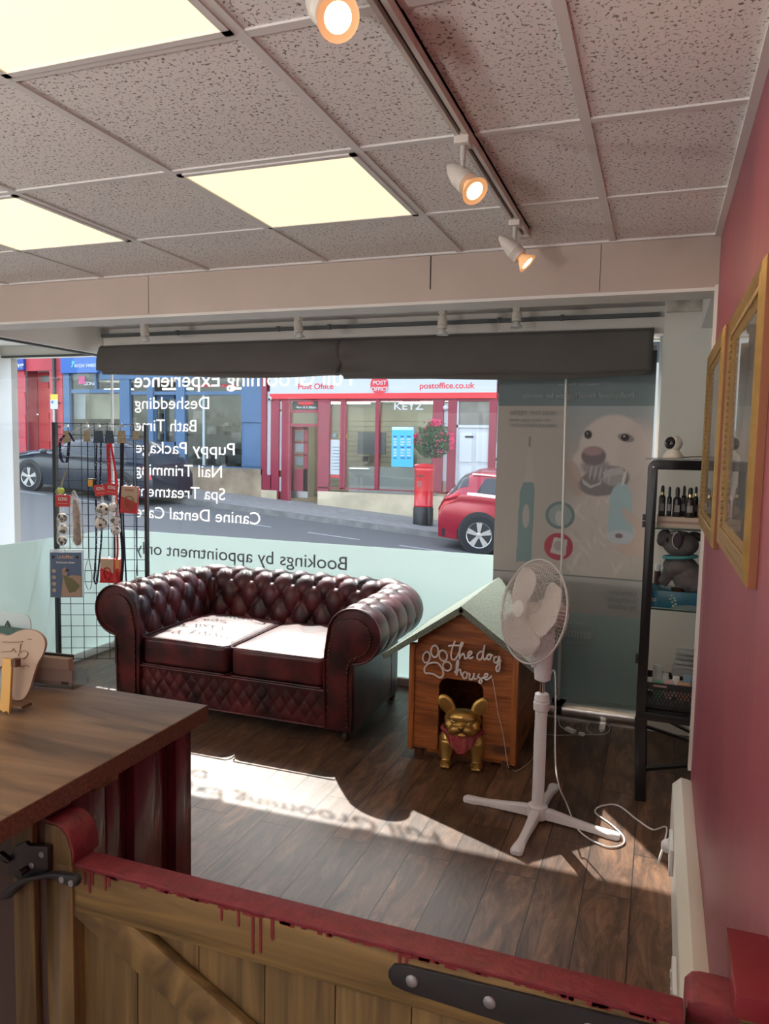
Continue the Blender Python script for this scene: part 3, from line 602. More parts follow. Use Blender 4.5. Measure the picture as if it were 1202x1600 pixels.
obj('face_crease', m, mat('gold_shadow', (.10,.055,.015), .6, metal=.3), body)
m = MB()
def FBd(u, v):
    a = (-.5+u)*2.3; w = 1-v*abs(2*u-1)**1.0*0
    x = .100*math.sin(a); y = -.090*math.cos(a)-.014
    L = .020+.088*(1-abs(2*u-1))**.8
    return Vector((x*(1-.35*v*(abs(2*u-1))), y-.004-.014*math.sin(v*2)*(1-abs(2*u-1))+.004*math.sin(u*40), .207-L*v))
m.surf(FBd, 40, 16); m.tube(smoothline([(.088*math.sin(a),-.005-.082*math.cos(a),.205) for a in [k*PI/12 for k in range(25)]],2), .012)
def bandana_mat():
    mm = bpy.data.materials.new('red_paisley'); mm.use_nodes = True; n = mm.node_tree.nodes; l = mm.node_tree.links; b = n['Principled BSDF']
    tc = n.new('ShaderNodeTexCoord'); v = n.new('ShaderNodeTexVoronoi'); v.inputs['Scale'].default_value = 75; l.new(tc.outputs['Object'], v.inputs[0])
    w = n.new('ShaderNodeMath'); w.operation = 'MULTIPLY'; w.inputs[1].default_value = 26; l.new(v.outputs['Distance'], w.inputs[0]); s = n.new('ShaderNodeMath'); s.operation = 'SINE'; l.new(w.outputs[0], s.inputs[0])
    cr = n.new('ShaderNodeValToRGB'); cr.color_ramp.elements[0].color = (.26,.006,.014,1); cr.color_ramp.elements[1].color = (.5,.35,.33,1); cr.color_ramp.elements[0].position = .86; cr.color_ramp.elements[1].position = .95; l.new(s.outputs[0], cr.inputs[0]); l.new(cr.outputs[0], b.inputs['Base Color']); b.inputs['Roughness'].default_value = .85; return mm
bo = obj('bandana', m, bandana_mat(), bd, smooth=80, label='red patterned bandana'); bo.modifiers.new('s','SOLIDIFY').thickness = .003
bd.location = (-.822,3.425,0); bd.rotation_euler = (0,0,.16); bd.scale = (1.08,.95,.82)
# ------------------------------------------------------------------ pedestal fan
M_fan = mat('fan_white', (.78,.76,.80), .35)
fan = thing('pedestal_fan', 'white pedestal fan with cross base and round mesh grille in front of the kennel', 'fan', (-.40,3.0,0))
fx, fy = -.40, 3.0
for ex, ey in ((-.719,3.055),(-.075,2.965),(-.433,2.69),(-.37,3.33)):
    d = Vector((ex-fx,ey-fy,0)); L = d.length; d.normalize(); s = Vector((-d.y,d.x,0)); m = MB()
    st = [(.0,.019,.012,.056),(.06,.018,.012,.052),(.5*L,.015,.006,.036),(.72*L,.016,.003,.026),(.86*L,.022,.0,.022),(.96*L,.024,.0,.020),(L,.014,.0,.016)]
    vs = []
    for t_, w, z0, z1 in st:
        c = Vector((fx,fy,0))+d*t_
        for a, z in ((-1,z0),(1,z0),(1,z1-.006),(.55,z1),(-.55,z1),(-1,z1-.006)): vs.append(c+s*w*a+Vector((0,0,z)))
    n = 6; k = len(st); m.add(vs, [(i*n+j,i*n+(j+1)%n,(i+1)*n+(j+1)%n,(i+1)*n+j) for i in range(k-1) for j in range(n)]+[tuple(range(n)),tuple((k-1)*n+j for j in range(n))[::-1]])
    obj('leg', m, M_fan, fan, smooth=50)
m = MB(); m.lathe([(.040,.010),(.042,.045),(.040,.06),(.030,.064),(.028,.07)], (fx,fy,0)); obj('base_hub', m, M_fan, fan)
m = MB(); m.lathe([(.0245,.06),(.0245,.50),(.0245,.505)], (fx,fy,0)); obj('lower_pole', m, M_fan, fan)
m = MB(); m.lathe([(.026,.455),(.032,.46),(.033,.49),(.028,.495),(.031,.50),(.027,.525),(.02,.528)], (fx,fy,0)); obj('height_collar', m, M_fan, fan)
m = MB(); m.lathe([(.011,.50),(.011,.60)], (fx,fy,0)); obj('inner_pole', m, M_chrome, fan)
hc = Vector((fx-.045, fy-.02, .862)); nrm = Vector((-.68,-.66,.20)).normalized()
m = MB(); m.lathe([(.020,.578),(.032,.585),(.036,.64),(.040,.70),(.043,.76),(.040,.795),(.030,.815),(.018,.825)], (fx,fy,0), n=28); cb = obj('control_column', m, M_fan, fan)
m = MB()
for k in range(4): m.lathe([(.009,0),(.009,.012),(.006,.014)], (fx-.030,fy-.024,.645+k*.021), (-.7,-.7,0), 12)
obj('push_button', m, M_fan, cb)
m = MB(); m.rings([((fx,fy,.80),.026),((fx+.02,fy+.02,.84),.034),(tuple(hc-nrm*.115),.045),(tuple(hc-nrm*.10),.055),(tuple(hc-nrm*.055),.060),(tuple(hc-nrm*.04),.05)], 24); m.lathe([(.052,0),(.058,.03),(.056,.07),(.045,.10),(.02,.112),(0,.113)], hc-nrm*.045, -nrm, 28); obj('motor_housing', m, M_fan, fan)
q = Vector((0,0,1)).rotation_difference(nrm)
q = q @ Matrix.Rotation(0,3,'Z').to_quaternion()
def HP(r, a, h): return hc + q @ Vector((r*math.cos(a), r*math.sin(a), h))
R = .205
m = MB(); NS = 84
for i in range(NS):
    a = 2*PI*i/NS
    m.tube([HP(.03,a,.068),HP(.09,a,.062),HP(.15,a,.046),HP(.185,a,.026),HP(R,a,.0)], .0009, 4)
    m.tube([HP(.05,a,-.062),HP(.12,a,-.058),HP(.18,a,-.035),HP(R,a,0)], .0009, 4)
for rr, hh in ((.05,.066),(.07,.0645),(.09,.062),(.11,.058),(.13,.0525),(.15,.046),(.168,.037),(.185,.026)):
    m.tube([HP(rr,2*PI*k/48,hh) for k in range(49)], .0008, 4)
for rr, hh in ((.07,-.061),(.12,-.058),(.16,-.044),(.19,-.022)): m.tube([HP(rr,2*PI*k/48,hh) for k in range(49)], .0010, 4)
gr = obj('wire_grille', m, mat('fan_wire', (.62,.56,.52), .4), fan)
m = MB(); m.tube([HP(R+.002,2*PI*k/64,0) for k in range(65)], .0038, 8); obj('grille_rim', m, mat('fan_rim', (.55,.52,.52), .35), gr)
m = MB(); m.lathe([(0,.003),(.02,.003),(.034,0),(.034,-.006),(0,-.006)], hc+nrm*.072, nrm, 28); obj('grille_badge', m, MC["fan_wire"], gr)
for b_ in range(3):
    a0 = 2*PI*b_/3+1.35
    def FBl(u, v):
        r = .028+.152*u; w = (.5+.85*math.sin(PI*min(1,u*.80+.12))**.8)*(1-.35*max(0,u-.8)/.2); aa = a0+(v-.5)*w*1.45+.25*u
        return HP(r, aa, .012-(v-.5)*.050*(1-.3*u))
    m = MB(); m.surf(FBl, 24, 16); o = obj('blade', m, mat('fan_blade', (.60,.53,.50), .4), fan, smooth=80); o.modifiers.new('s','SOLIDIFY').thickness = .0025
m = MB(); m.lathe([(0,.034),(.02,.032),(.033,.022),(.036,0),(.036,-.02),(0,-.02)], hc, nrm, 28); obj('blade_hub', m, MC['fan_blade'], fan)
m = MB(); P = [(fx+.03,fy-.0,.61),(fx+.05,fy+.0,.60),onY(868,1180,3.0),onY(873,1225,2.95),(*fl(885,1262)[:2],.02),(*fl(905,1300)[:2],.006),(*fl(945,1324)[:2],.005),(*fl(972,1322)[:2],.005),(*fl(974,1309)[:2],.006),(*fl(955,1290)[:2],.005),(*fl(931,1272)[:2],.005),(*fl(938,1262)[:2],.005),(*fl(965,1260)[:2],.005),(*fl(995,1282)[:2],.005),(*fl(1020,1298)[:2],.005),(*fl(1042,1298)[:2],.01),(.062,2.67,.09),(.074,2.66,.145)]
m.tube(smoothline(P, 8), .0032, 8); cbl = obj('power_cord', m, M_whitep, fan)
m = MB(); m.lathe([(.022,0),(.024,.004),(.022,.014),(.012,.024),(0,.025)], (.092,2.66,.16), (-1,0,0), 20); obj('plug', m, M_whitep, cbl, bevel=.006)
# ------------------------------------------------------------------ grid display panel with hanging stock
gp = thing('grid_display', 'black wire mesh display panel standing between the side window and the sofa', 'display stand', (-3.3,3.9,0))
GA, GB = Vector((-3.60,3.78,0)), Vector((-3.09,4.02,0)); gd = (GB-GA).normalized(); gn = Vector((gd.y,-gd.x,0))
def GP(px, py, off=.03):      # point on the grid plane (offset towards the room) seen at pixel
    d = ray(px, py); o = Vector((0,0,CAMZ)); P0 = GA+gn*off
    return o + d*((P0-o).dot(gn)/d.dot(gn))
m = MB(); gw = (GB-GA).length; NV = 7
for k in range(1, NV):
    p = GA+gd*(gw*k/NV); m.cyl(p+Vector((0,0,.085)), p+Vector((0,0,1.615)), .0022, n=6)
for k in range(22):
    z = .09+k*(1.52/21); m.cyl(GA+Vector((0,0,z)), GB+Vector((0,0,z)), .0022, n=6)
obj('wire_mesh', m, M_dkwire, gp)
m = MB(); m.bar(GA+Vector((0,0,.02)), GA+Vector((0,0,1.615)), .026, .026, (1,0,0)); obj('left_post', m, M_black, gp, bevel=.002)
m = MB(); m.bar(GB+Vector((0,0,.05)), GB+Vector((0,0,1.61)), .022, .022, (1,0,0)); obj('right_post', m, M_black, gp, bevel=.002)
m = MB(); m.cyl(GA+gd*.36+Vector((0,0,.06)), GA+gd*.36+Vector((0,0,1.0)), .006); obj('middle_post', m, M_black, gp)
m = MB(); m.prism([(-.05,0),(.16,0),(.16,.015),(.02,.10),(-.02,.12),(-.03,.02)], lambda a, b: tuple(GA+gn*a+Vector((0,0,b))), tuple(gd*.02)); obj('foot', m, M_black, gp)
# leashes
def leash_mat(name, col, dots=None):
    m = bpy.data.materials.new(name); m.use_nodes = True; n = m.node_tree.nodes; l = m.node_tree.links; b = n['Principled BSDF']; b.inputs['Roughness'].default_value = .8; b.inputs['Base Color'].default_value = (*col,1)
    if dots:
        tc = n.new('ShaderNodeTexCoord'); v = n.new('ShaderNodeTexVoronoi'); v.inputs['Scale'].default_value = 90; l.new(tc.outputs['Object'], v.inputs[0])
        cr = n.new('ShaderNodeValToRGB'); cr.color_ramp.elements[0].color = (*dots,1); cr.color_ramp.elements[1].color = (*col,1); cr.color_ramp.elements[0].position = .22; cr.color_ramp.elements[1].position = .3; l.new(v.outputs['Distance'], cr.inputs[0]); l.new(cr.outputs[0], b.inputs['Base Color'])
    return m
ML_navy = leash_mat('navy_dot_web', (.012,.014,.045), (.5,.5,.55)); ML_red = leash_mat('red_dot_web', (.50,.01,.03), (.55,.30,.1)); ML_red2 = leash_mat('red_web', (.60,.015,.03)); ML_blk = leash_mat('black_web', (.012,.012,.015)); ML_blue = leash_mat('blue_web', (.02,.03,.12))
M_card = mat('brown_card', (.36,.30,.20), .8, var=.25, vscale=60); M_cardn = mat('navy_card', (.045,.07,.10), .7, var=.3, vscale=70)
def strap(mb, pts, w):
    P = smoothline(pts, 6); vs = []
    for p in P: vs += [p-gd*w/2, p+gd*w/2, p+gd*w/2+gn*.003, p-gd*w/2+gn*.003]
    k = len(P); mb.add(vs, [(i*4+j, i*4+(j+1)%4, (i+1)*4+(j+1)%4, (i+1)*4+j) for i in range(k-1) for j in range(4)]+[(0,1,2,3),(k*4-4,k*4-3,k*4-2,k*4-1)])
def zs(px, pys): return [GP(px, y) for y in pys]
def leash(label, px, cardy, wcard, mc, parts, lab2=None):
    top = GP(px, cardy[0]); t = thing('dog_lead', label, 'dog lead', tuple(top), 'leads hanging on the wire display')
    a, b = GP(px-wcard/2, cardy[0]+14), GP(px+wcard/2, cardy[1]); m = MB()
    m.add([GP(px-wcard*.35,cardy[0]+12),GP(px+wcard*.35,cardy[0]+12),GP(px+wcard*.5,cardy[1]),GP(px-wcard*.5,cardy[1])], [(0,1,2,3)]); o = obj('header_card', m, mc, t, smooth=0); o.modifiers.new('s','SOLIDIFY').thickness = .006
    m = MB(); m.rings([(GA+gn*.0+Vector((0,0,0))*0+GP(px,cardy[0]+2,.0),.003),(GP(px,cardy[0]+2,.06),.003),(GP(px,cardy[0]-1,.065),.003)], 6); m.box((-.012,-.004,-.008),(.012,.004,.008), Matrix.Translation(GP(px,cardy[0]+4,.05))); obj('hook', m, M_chrome, t)
    for (pts, w, mt) in parts:
        m = MB(); strap(m, [GP(x, y, .03+.004*i%2) for i, (x, y) in enumerate(pts)], w); obj('strap', m, mt, t)
    return t
leash('navy dotted dog collar looped under a brown card, leftmost on the wire display', 104, (661,692), 13, M_card, [([(101,680),(95,688),(94,705),(97,720),(104,722),(107,708),(108,690)],.017,ML_navy),([(108,676),(116,690)],.012,ML_blk)])
leash('thin black lead with a grey end loop, second from left on the display', 136, (661,690), 11, M_card, [([(137,690),(138,780),(139,872)],.006,ML_blk),([(139,872),(134,885),(133,905),(137,920),(142,918),(144,900),(141,882),(139,872)],.005,mat('grey_web',(.25,.25,.27),.7))])
leash('navy dotted lead under twin navy cards, third from left on the wire display', 154, (661,692), 17, M_cardn, [([(151,692),(150,760),(151,830),(149,880),(147,905)],.011,ML_navy),([(158,692),(157,760),(159,830),(155,880),(151,912),(147,905)],.011,ML_navy)])
leash('bright red lead under a navy card in the middle of the wire display', 171, (661,693), 16, M_cardn, [([(169,693),(170,720),(171,750),(172,762)],.022,ML_red),([(173,693),(178,720),(182,755),(183,820),(184,860),(182,880)],.013,ML_red2)])
leash('black lead under a brown card, right of the red lead on the wire display', 190, (661,693), 15, M_card, [([(190,692),(190,740),(188,800),(192,870),(189,915)],.018,ML_blk),([(193,692),(192,780),(195,860),(198,918)],.010,ML_blue)])
leash('thin blue lead beside the right post of the wire display', 212, (661,687), 11, M_card, [([(212,690),(212,760),(213,840),(215,900)],.007,mat('lightblue_web',(.12,.22,.38),.7)),([(212,690),(214,780),(214,870),(212,910)],.004,ML_blk)])
# squeaky football packs
def ball_mat():
    m = bpy.data.materials.new('football_toy'); m.use_nodes = True; n = m.node_tree.nodes; l = m.node_tree.links; b = n['Principled BSDF']; b.inputs['Roughness'].default_value = .6
    tc = n.new('ShaderNodeTexCoord'); v = n.new('ShaderNodeTexVoronoi'); v.inputs['Scale'].default_value = 40; l.new(tc.outputs['Object'], v.inputs[0])
    cr = n.new('ShaderNodeValToRGB'); cr.color_ramp.elements[0].color = (.03,.025,.02,1); cr.color_ramp.elements[1].color = (.75,.70,.62,1); cr.color_ramp.elements[0].position = .41; cr.color_ramp.elements[1].position = .46; cr.color_ramp.interpolation = 'LINEAR'
    l.new(v.outputs['Distance'], cr.inputs[0]); l.new(cr.outputs[0], b.inputs['Base Color']); return m
M_ball = ball_mat(); M_redcard = mat('red_card', (.55,.015,.02), .5); M_kraft = mat('kraft_card', (.50,.40,.27), .7); M_tennis = mat('tennis_yellow', (.55,.62,.10), .9); M_net = mat('clear_bag', (.8,.8,.78), .3, alpha=.25)
def gframe(px, py, off):   # matrix with local x along grid, z up at pixel
    p = GP(px, py, off); M = Matrix((gd, -gn, Vector((0,0,1)))).transposed().to_4x4(); M.translation = p; return M
PXM = 1/258.0
def card(t, px0, py0, px1, py1, off, m_, name='header_card', tilt=0):
    c = gframe((px0+px1)/2, (py0+py1)/2, off) @ Matrix.Rotation(tilt,4,'Y'); w = (px1-px0)*PXM*.94; h = (py1-py0)*PXM
    m = MB(); m.box((-w/2,-.003,-h/2), (w/2,.003,h/2), c); return obj(name, m, m_, t, smooth=0), c, w, h
def ctext(t, c, s, w, h, dx, dz, m_, name='lettering'):
    M = c @ Matrix.Translation((dx,-.0045,dz)) @ Matrix.Rotation(PI/2,4,'X'); return text(name, s, m_, t, width=w, height=h, align='CENTER', M=M, depth=.001, bold=.02)
M_pr = mat('print_white', (.8,.78,.72), .5)
def ballpack(label, cx0, cy0, cx1, cy1, balls, r, off, tilt=0, name='dog_toy'):
    t = thing(name, label, 'dog toy', tuple(GP((cx0+cx1)/2,cy0,off)), 'football toys on the wire display')
    o, c, w, h = card(t, cx0, cy0, cx1, cy1, off, M_redcard, tilt=tilt); ctext(o, c, 'KONG', w*.6, h*.42, 0, h*.02, M_pr); ctext(o, c, 'AirDog Squeaker', w*.66, h*.13, 0, -h*.26, mat('print_pink', (.75,.35,.3), .5))
    m = MB(); m.cyl(c @ Vector((0,0,h*.4)), c @ Vector((0,.05,h*.5)), .003, n=6); obj('hook', m, M_chrome, t)
    for bx_, by_ in balls:
        m = MB(); m.ell((0,0,0), r); p = GP(bx_, by_, off); o = obj('ball', m, M_ball, None, smooth=180); o.parent = t; o.location = p-LOC[t]; o.rotation_euler = (bx_*1.3, by_*.7, .5)
    m = MB(); xs = [b[0] for b in balls]; ys = [b[1] for b in balls]; P = [(GP(sum(xs)/len(xs), cy1-1, off),.006),(GP(sum(xs)/len(xs),(cy1+min(ys))/2-1,off),.012)]
    for bx_, by_ in sorted(balls, key=lambda b: b[1]): P.append((GP(bx_,by_,off), r*1.12))
    P.append((GP(balls[-1][0], max(ys)+r/PXM*1.2, off), r*.3)); m.rings(P, 16); obj('net_bag', m, M_net, t, smooth=180)
ballpack('red-carded pack of three small football toys at the left post of the wire display', 86, 773, 111, 792, [(97,809),(98,827),(97,845)], .030, .055)
ballpack('red-carded pack of two larger football toys in the middle of the wire display', 147, 757, 168, 775, [(161,796),(158,817)], .040, .06, tilt=-.15)
ballpack('pack of three football toys directly right of the two larger ones', 164, 755, 185, 774, [(177,793),(180,812),(181,829)], .030, .075, tilt=.12)
t = thing('tennis_ball', 'yellow-green tennis ball toy above the red card at the left post of the wire display', 'dog toy', tuple(GP(95,767,.06)))
m = MB(); m.ell(GP(95,767,.06), .022); b_ = obj('ball', m, M_tennis, t, smooth=180); m = MB(); m.tube([GP(95,767,.06)+Vector((.0225*math.cos(k*.4)*math.cos(math.sin(k*.8)*.5),-.0225*math.sin(math.sin(k*.8)*.6+1.1)*.9,.0225*math.sin(k*.4))) for k in range(17)], .001, 5); obj('seam', m, M_pr, b_)
m = MB(); m.tube([GP(95,762,.06),GP(99,748,.05),GP(102,736,.03)], .005); obj('cord', m, M_card, t)
# long toy in clear bag
t = thing('bagged_toy', 'long brown dog toy in a clear bag beside the left post of the display', 'dog toy', tuple(GP(118,770,.06)))
m = MB(); m.rings([(GP(115,766,.05),.006),(GP(117,785,.05),.034),(GP(119,810,.055),.042),(GP(121,840,.055),.040),(GP(121,855,.055),.02)], 14); obj('clear_bag', m, M_net, t, smooth=180)
m = MB(); m.rings([(GP(117,780,.05),.012),(GP(119,800,.05),.022),(GP(120,820,.05),.020),(GP(121,845,.055),.026),(GP(122,852,.055),.012)], 12); obj('toy', m, mat('brown_toy', (.28,.19,.13), .8, var=.5, vscale=40), t, smooth=180)
def boxcard(label, x0, y0, x1, y1, top, bottom, word, off=.06, tilt=0, deep=.03):
    t = thing('chew_toy_pack', label, 'dog toy', tuple(GP((x0+x1)/2,y0,off)))
    c = gframe((x0+x1)/2, (y0+y1)/2, off) @ Matrix.Rotation(tilt,4,'Y'); w = (x1-x0)*PXM*.95; h = (y1-y0)*PXM
    m = MB(); m.box((-w/2,-.004,-h/2), (w/2,deep,h/2), c); o = obj('packet', m, bottom, t, smooth=0)
    m = MB(); m.box((-w/2+.002,-.0055,h*.12), (w/2-.002,-.004,h/2-.002), c); m.add([c @ Vector(p) for p in ((-w/2+.002,-.0052,h*.12),(w/2-.002,-.0052,h*.12),(w/2-.002,-.0052,-h*.1))], [(0,2,1)]); obj('upper_panel', m, top, o, smooth=0)
    if word: ctext(o, c @ Matrix.Translation((0,-.002,0)), word, w*.5, h*.13, 0, h*.32, mat('print_darkred', (.45,.03,.03), .5))
    m = MB(); m.tube([c @ Vector((w*.26*math.sin(k*PI/8)*(1-.3*math.cos(k*PI/8)), -.008, -h*.12-h*.26*math.cos(k*PI/8))) for k in range(17)], .004); 
    for q in (-.1,.02,.14): m.tube([c @ Vector((-w*.16,-.008,-h*.12+h*q)), c @ Vector((w*.16,-.008,-h*.16+h*q))], .003)
    obj('toy_picture', m, mat('toy_brown', (.30,.13,.06), .6) if word else M_redcard, o)
    m = MB(); m.cyl(c @ Vector((0,0,h*.45)), c @ Vector((0,.05,h*.52)), .003, n=6); obj('hook', m, M_chrome, t); return t
boxcard('red and kraft toy pack with wavy brown chew, right of the football toys', 188, 759, 216, 803, M_kraft, M_redcard, 'KONG', .07, .06)
boxcard('small red and kraft toy pack low on the wire display, above the sofa arm', 156, 872, 179, 912, M_kraft, M_redcard, '', .06, .03)
t = boxcard('slim orange and red packet beside the small red pack, above the sofa arm', 179.5, 873, 188, 915, mat('orange_pack', (.75,.32,.08), .5), M_redcard, '', .055)
t = thing('lead_dispenser', 'small yellow and black bag dispenser hanging beside the thin black lead', 'dispenser', tuple(GP(142,755,.04)))
c = gframe(142,755,.045); m = MB(); m.box((-.022,-.015,-.022), (.022,.015,.03), c); obj('body', m, M_blackp, t, bevel=.004); m = MB(); m.box((-.012,-.019,-.02), (.016,-.014,.024), c); obj('label_panel', m, mat('amber_plastic', (.75,.35,.03), .4), t, bevel=.002)
# blue brush packet at bottom left
t = thing('toy_packet', 'blue packet with a dog picture low on the left post of the wire display', 'packet', tuple(GP(103,860,.07)))
c = gframe(103.5,898,.07); w, h = .190, .285
m = MB(); m.box((-w/2-.008,0,-h/2-.004), (w/2+.012,.012,h/2+.02), c); obj('clear_sleeve', m, mat('clear_sleeve', (.75,.8,.82), .2, alpha=.5), t, bevel=.003)
m = MB(); m.box((-w/2,-.006,-h/2), (w/2,0,h/2), c); pk = obj('card', m, mat('blue_print', (.10,.15,.25), .45), t, smooth=0)
def flatpoly(par, c, pts, m_, y=-.0075, nm='print'):
    m = MB(); m.prism(pts, lambda a, b: tuple(c @ Vector((a,y,b))), tuple((c.to_3x3() @ Vector((0,.001,0))))); return obj(nm, m, m_, par, smooth=0)
def ngon(cx, cz, rx, rz, n=24): return [(cx+rx*math.cos(2*PI*k/n), cz+rz*math.sin(2*PI*k/n)) for k in range(n)]
flatpoly(pk, c, [(-w*.16,-h*.49),(-w*.1,-h*.1),(-w*.12,h*.12),(-w*.02,h*.18),(w*.05,h*.08),(w*.02,-h*.05),(w*.2,-h*.0),(w*.49,-h*.02),(w*.49,-h*.49)], mat('dog_tan', (.42,.28,.20), .6), -.0085)
flatpoly(pk, c, [(-w*.09,h*.0),(w*.22,-h*.08),(w*.46,-h*.25),(w*.3,-h*.38),(w*.1,-h*.4),(-w*.02,-h*.2)], mat('print_olive', (.16,.15,.07), .6), -.0095)
for k in range(4): flatpoly(pk, c, ngon(-w*.38, h*(.09-.145*k), .012, .012), M_kraft, -.0085)
flatpoly(pk, c, ngon(-w*.40, h*.40, .010, .010), M_blackp, -.0085); flatpoly(pk, c, ngon(w*.38, h*.40, .010, .010), M_blackp, -.0085); flatpoly(pk, c, [(-w*.02,h*.06),(w*.12,h*.10),(w*.05,h*.15),(w*.0,h*.12)], M_blackp, -.0097)
ctext(pk, c @ Matrix.Translation((0,-.004,0)), 'LickiMat', w*.52, h*.11, -w*.01, h*.37, mat('print_orange', (.65,.4,.28), .5)); ctext(pk, c @ Matrix.Translation((0,-.004,0)), 'Pet Boredom Buster', w*.6, h*.06, 0, h*.26, M_pr)
m = MB(); m.tube([c @ Vector((.0,-.0,h/2+.0)), c @ Vector((-.015,.0,h/2+.03)), c @ Vector((.01,.02,h/2+.035))], .0025); obj('hanger', m, M_chrome, t)
# ------------------------------------------------------------------ roll-up banner
bn = thing('rollup_banner', 'tall grey roll-up banner with a pale dog print facing the street, seen from behind', 'banner', (-.46,4.3,0))
BX0, BX1, BYY, BZ0, BZ1 = -.888, -.040, 4.33, .085, 2.05
NXB, NZB = 214, 480
xx = np.linspace(0, 1, NXB+1); zz = np.linspace(0, 1, NZB+1); U_, V_ = np.meshgrid(xx, zz)      # V from bottom 0 to top 1
def bp(px, py):     # picture point on the banner, as fractions
    p = onY(px/4.293+760, py/4.293+570, BYY); return (p.x-BX0)/(BX1-BX0), (p.z-BZ0)/(BZ1-BZ0)
AS = (BX1-BX0)/(BZ1-BZ0); UX = U_*AS
C = np.zeros((*U_.shape, 3)); C[:] = (.34,.30,.27)
def paint(mask, col, a=1.0):
    k = (np.clip(mask, 0, 1)*a)[..., None]; C[:] = C*(1-k)+np.array(col)*k
def soft(d, e): return np.clip(.5-d/e, 0, 1)
def ell(px, py, rx, ry, rot=0, e=.3):   # px,py in banner crop pixels; rx,ry in crop pixels
    u, v = bp(px, py); k = 1/(4.293*274)/ (BZ1-BZ0); rx *= k; ry *= k
    dx = UX-u*AS; dz = V_-v; c, s = math.cos(rot), math.sin(rot); a = (dx*c+dz*s)/rx; b = (-dx*s+dz*c)/ry
    return soft(np.sqrt(a*a+b*b)-1, e)
def pol(pts, e=.004):
    P = [bp(*p) for p in pts]; P = [(u*AS, v) for u, v in P]; inside = np.zeros(U_.shape, bool)
    for i in range(len(P)):
        (x1, y1), (x2, y2) = P[i], P[(i+1) % len(P)]
        c = ((y1 > V_) != (y2 > V_)); 
        with np.errstate(divide='ignore', invalid='ignore'): xi = (x2-x1)*(V_-y1)/((y2-y1) if y2 != y1 else 1e-9)+x1
        inside ^= c & (UX < xi)
    return inside.astype(float)
rng = np.random.default_rng(3)
vt = bp(600, 275)[1]; paint((V_ > vt).astype(float), (.15,.18,.18)); 
paint(((V_ <= vt) & (U_ > bp(545,300)[0])).astype(float)*np.clip(1-(vt-V_)*7,0,1), (.27,.285,.29))
PALE = (.47,.40,.36)
paint(ell(800,700,190,250,.1,.35), (.34,.29,.27), .55); paint(ell(780,1150,290,330,0,.4), PALE, .6)
paint(ell(850,570,215,225,0,.10), PALE); paint(ell(690,680,110,130,.2,.2), PALE); paint(ell(1010,700,130,300,0,.3), (.43,.36,.33), .8)
paint(ell(590,760,50,120,.3,.3), (.36,.27,.23), .8)
for k in range(46):   # fur strokes
    a = rng.uniform(560,1100); b = rng.uniform(850,1380); paint(ell(a, b, rng.uniform(6,14), rng.uniform(25,60), rng.uniform(-.6,.9), .6), (.38,.30,.27) if k % 2 else (.52,.45,.40), .45)
paint(ell(790,780,160,95,.25,.12), (.19,.17,.17)); paint(ell(735,690,95,60,-.1,.4), (.24,.21,.21), .9); paint(ell(860,750,70,60,.4,.2), (.30,.27,.26), .9)
paint(ell(720,612,78,62,.0,.15), (.17,.14,.145)); paint(ell(715,578,62,30,0,.4), (.33,.22,.22), .8)
for k in range(5): paint(ell(700+k*32, 720+k*6, 5, 50, -.15, .5), (.42,.39,.37), .7)
paint(pol([(640,760),(700,810),(760,790),(778,745),(770,800),(700,830),(650,800)]), (.42,.39,.37), .8); paint(pol([(780,720),(830,700),(910,690),(935,740),(900,735),(840,745),(800,760)]), (.38,.35,.33), .8)
paint(ell(683,468,25,28,.2,.25), (.07,.06,.06)); paint(ell(938,490,52,26,-.25,.25), (.22,.19,.18)); paint(ell(932,488,26,23,0,.2), (.06,.05,.05)); paint(ell(925,480,5,5,0,.5), (.5,.5,.5)); paint(ell(678,460,4,4,0,.5), (.5,.5,.5))
paint(pol([(850,830),(885,795),(925,790),(960,830),(975,880),(985,1150),(815,1150),(825,900)]), (.30,.38,.39)); paint(ell(900,1155,86,45,0,.08), (.40,.41,.43)); paint(ell(890,1148,24,16,0,.2), (.18,.13,.13)); paint(ell(925,760,10,50,-.2,.3), (.48,.44,.40))
HAND = (.44,.33,.28); paint(pol([(900,970),(925,962),(990,1000),(1060,1040),(1110,1090),(1110,1260),(1020,1290),(900,1270),(840,1220),(960,1200),(1000,1150),(990,1090),(930,1030)]), HAND, .85)
paint(pol([(250,790),(315,790),(325,850),(300,1320),(200,1320),(225,850)]), (.17,.225,.22)); paint(ell(266,1015,24,82,0,.15), (.33,.30,.28)); paint(pol([(283,480),(297,480),(300,550),(284,550)]), (.2,.18,.17)); paint(pol([(285,560),(298,560),(318,780),(255,780)]), (.37,.33,.30), .7)
paint(ell(495,1010,96,92,0,.03), (.14,.19,.185)); paint(ell(495,1010,76,72,0,.04), (.25,.28,.27)); paint(ell(490,1030,26,50,.1,.2), (.38,.37,.35))
paint(ell(484,1220,95,92,0,.03), (.33,.07,.09)); paint(pol([(455,1155),(545,1175),(530,1285),(428,1260)]), (.42,.38,.35)); paint(ell(484,1215,30,34,0,.1), (.3,.26,.25))
ve = bp(600,1400)[1]; 
def vz(py): return (onY(940, py, BYY).z-BZ0)/(BZ1-BZ0)
v1, v2 = vz(903), vz(962); paint(((V_ < v1)).astype(float), (.33,.31,.29)); paint((V_ < v2).astype(float), (.27,.32,.32)); paint((np.abs(V_-v1) < .0022).astype(float), (.16,.16,.16))
grad = 1+.03*np.sin(UX*9+V_*5)+rng.normal(0,.012,U_.shape); C *= grad[..., None]*.88
me = bpy.data.meshes.new('print_sheet'); idx = np.arange((NXB+1)*(NZB+1)).reshape(NZB+1, NXB+1)
